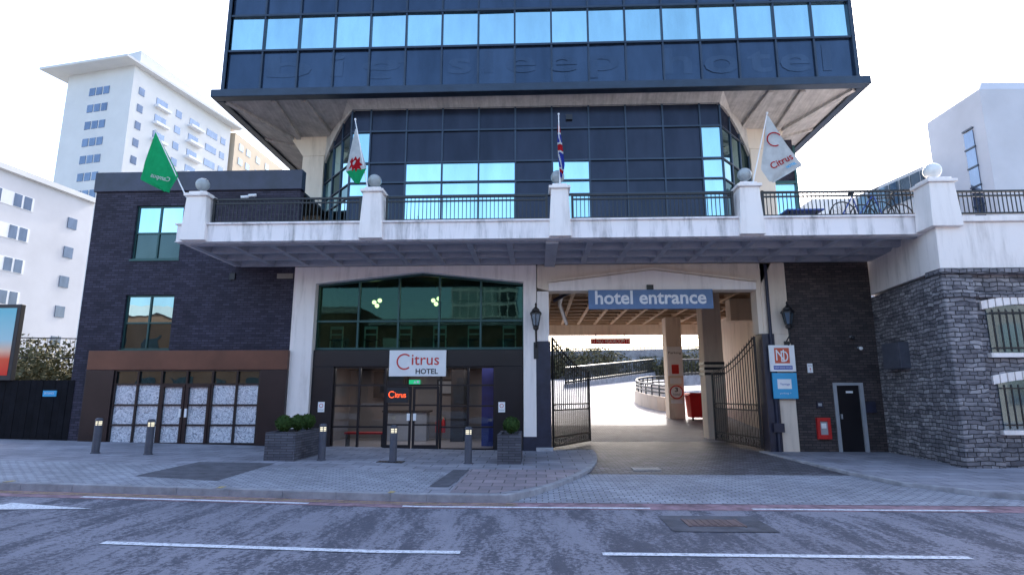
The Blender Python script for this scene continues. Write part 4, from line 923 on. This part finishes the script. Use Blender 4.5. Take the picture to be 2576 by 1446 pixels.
for i in range(7):
    x0=27+i*.9; z=lambda x:18+(x-27)*.44; b.hexa([(x0+.06,29.9,z(x0)-2.2),(x0+.84,29.9,z(x0+.8)-2.2),(x0+.84,29.99,z(x0+.8)-2.2),(x0+.06,29.99,z(x0)-2.2)],[(x0+.06,29.9,z(x0)-.25),(x0+.84,29.9,z(x0+.8)-.25),(x0+.84,29.99,z(x0+.8)-.25),(x0+.06,29.99,z(x0)-.25)])
b.each("glazing",M['farglass'],T5)
bld("distant_block","pale distant building behind terrace",[(38,60),(44,60),(44,70),(38,70)],28,M['farwhite'])
for x0,x1,h,mk in [(-75,-42,9,'sandstone'),(-41,-14,8.5,'ochre'),(-13,9,7.5,'ochre'),(10,34,9.5,'sandstone'),(35,75,9,'ochre')]:
    t=thing("terraced_building",((x0+x1)/2,-33,0),"brick commercial terrace across the street","building","buildings across the street")
    MB().box(x0,x1,-39,-27,-.1,h).obj("wall",M[mk],t); box("cornice",x0-.1,x1+.1,-27.0,-26.7,h-.5,h,M['farwhite'],t)
    for r in range(int(h//3)):
        b=MB(); n=int((x1-x0)/3)
        for i in range(n): b.box(x0+1+i*3,x0+2.3+i*3,-27,-26.93,1+r*3.1,2.9+r*3.1)
        b.each("window",M['farglass'],t)
gt=thing("glass_office_tower",(-6,-75,0),"green glass office tower with grid facade across the city","building")
box("wall",-13,-3,-82,-72,-.1,27,M['farglass'],gt)
b=MB()
for i in range(9): b.box(-13+i*1.25-.1,-13+i*1.25+.1,-72,-71.8,0,27)
for k in range(12): b.box(-13,-3,-72,-71.82,2.2*k,2.2*k+.45)
b.obj("facade_grid",M['farshade'],gt)

# ------------------------------------------------------------ light, sky, camera
w=bpy.data.worlds.new("World"); scene.world=w; w.use_nodes=True; t=w.node_tree
bg=t.nodes["Background"]; sk=t.nodes.new("ShaderNodeTexSky"); sk.sky_type='NISHITA'; sk.sun_disc=False
EL,AZ=38,12
sk.sun_elevation=R(EL); sk.sun_rotation=R(AZ); sk.air_density=1.0; sk.dust_density=3.0; sk.ozone_density=.8
t.links.new(sk.outputs[0],bg.inputs[0]); bg.inputs[1].default_value=.57
l=bpy.data.lights.new("sun","SUN"); l.energy=5; l.angle=R(.5); l.color=(1,.95,.88)
so=bpy.data.objects.new("sun",l); COL.objects.link(so)
d=Vector((math.sin(R(AZ))*math.cos(R(EL)),math.cos(R(AZ))*math.cos(R(EL)),math.sin(R(EL))))
so.rotation_euler=(-d).to_track_quat('-Z','Y').to_euler(); so.location=(0,40,40)
cd=bpy.data.cameras.new("camera"); cd.sensor_width=36; cd.lens=20.4; cd.clip_end=2000; cd.clip_start=.05
co=bpy.data.objects.new("camera",cd); COL.objects.link(co); co.location=(0,-17.6,1.6); co.rotation_euler=(R(100.5),0,R(2.3)); scene.camera=co
scene.view_settings.view_transform='Standard'; scene.view_settings.look='None'; scene.view_settings.exposure=0
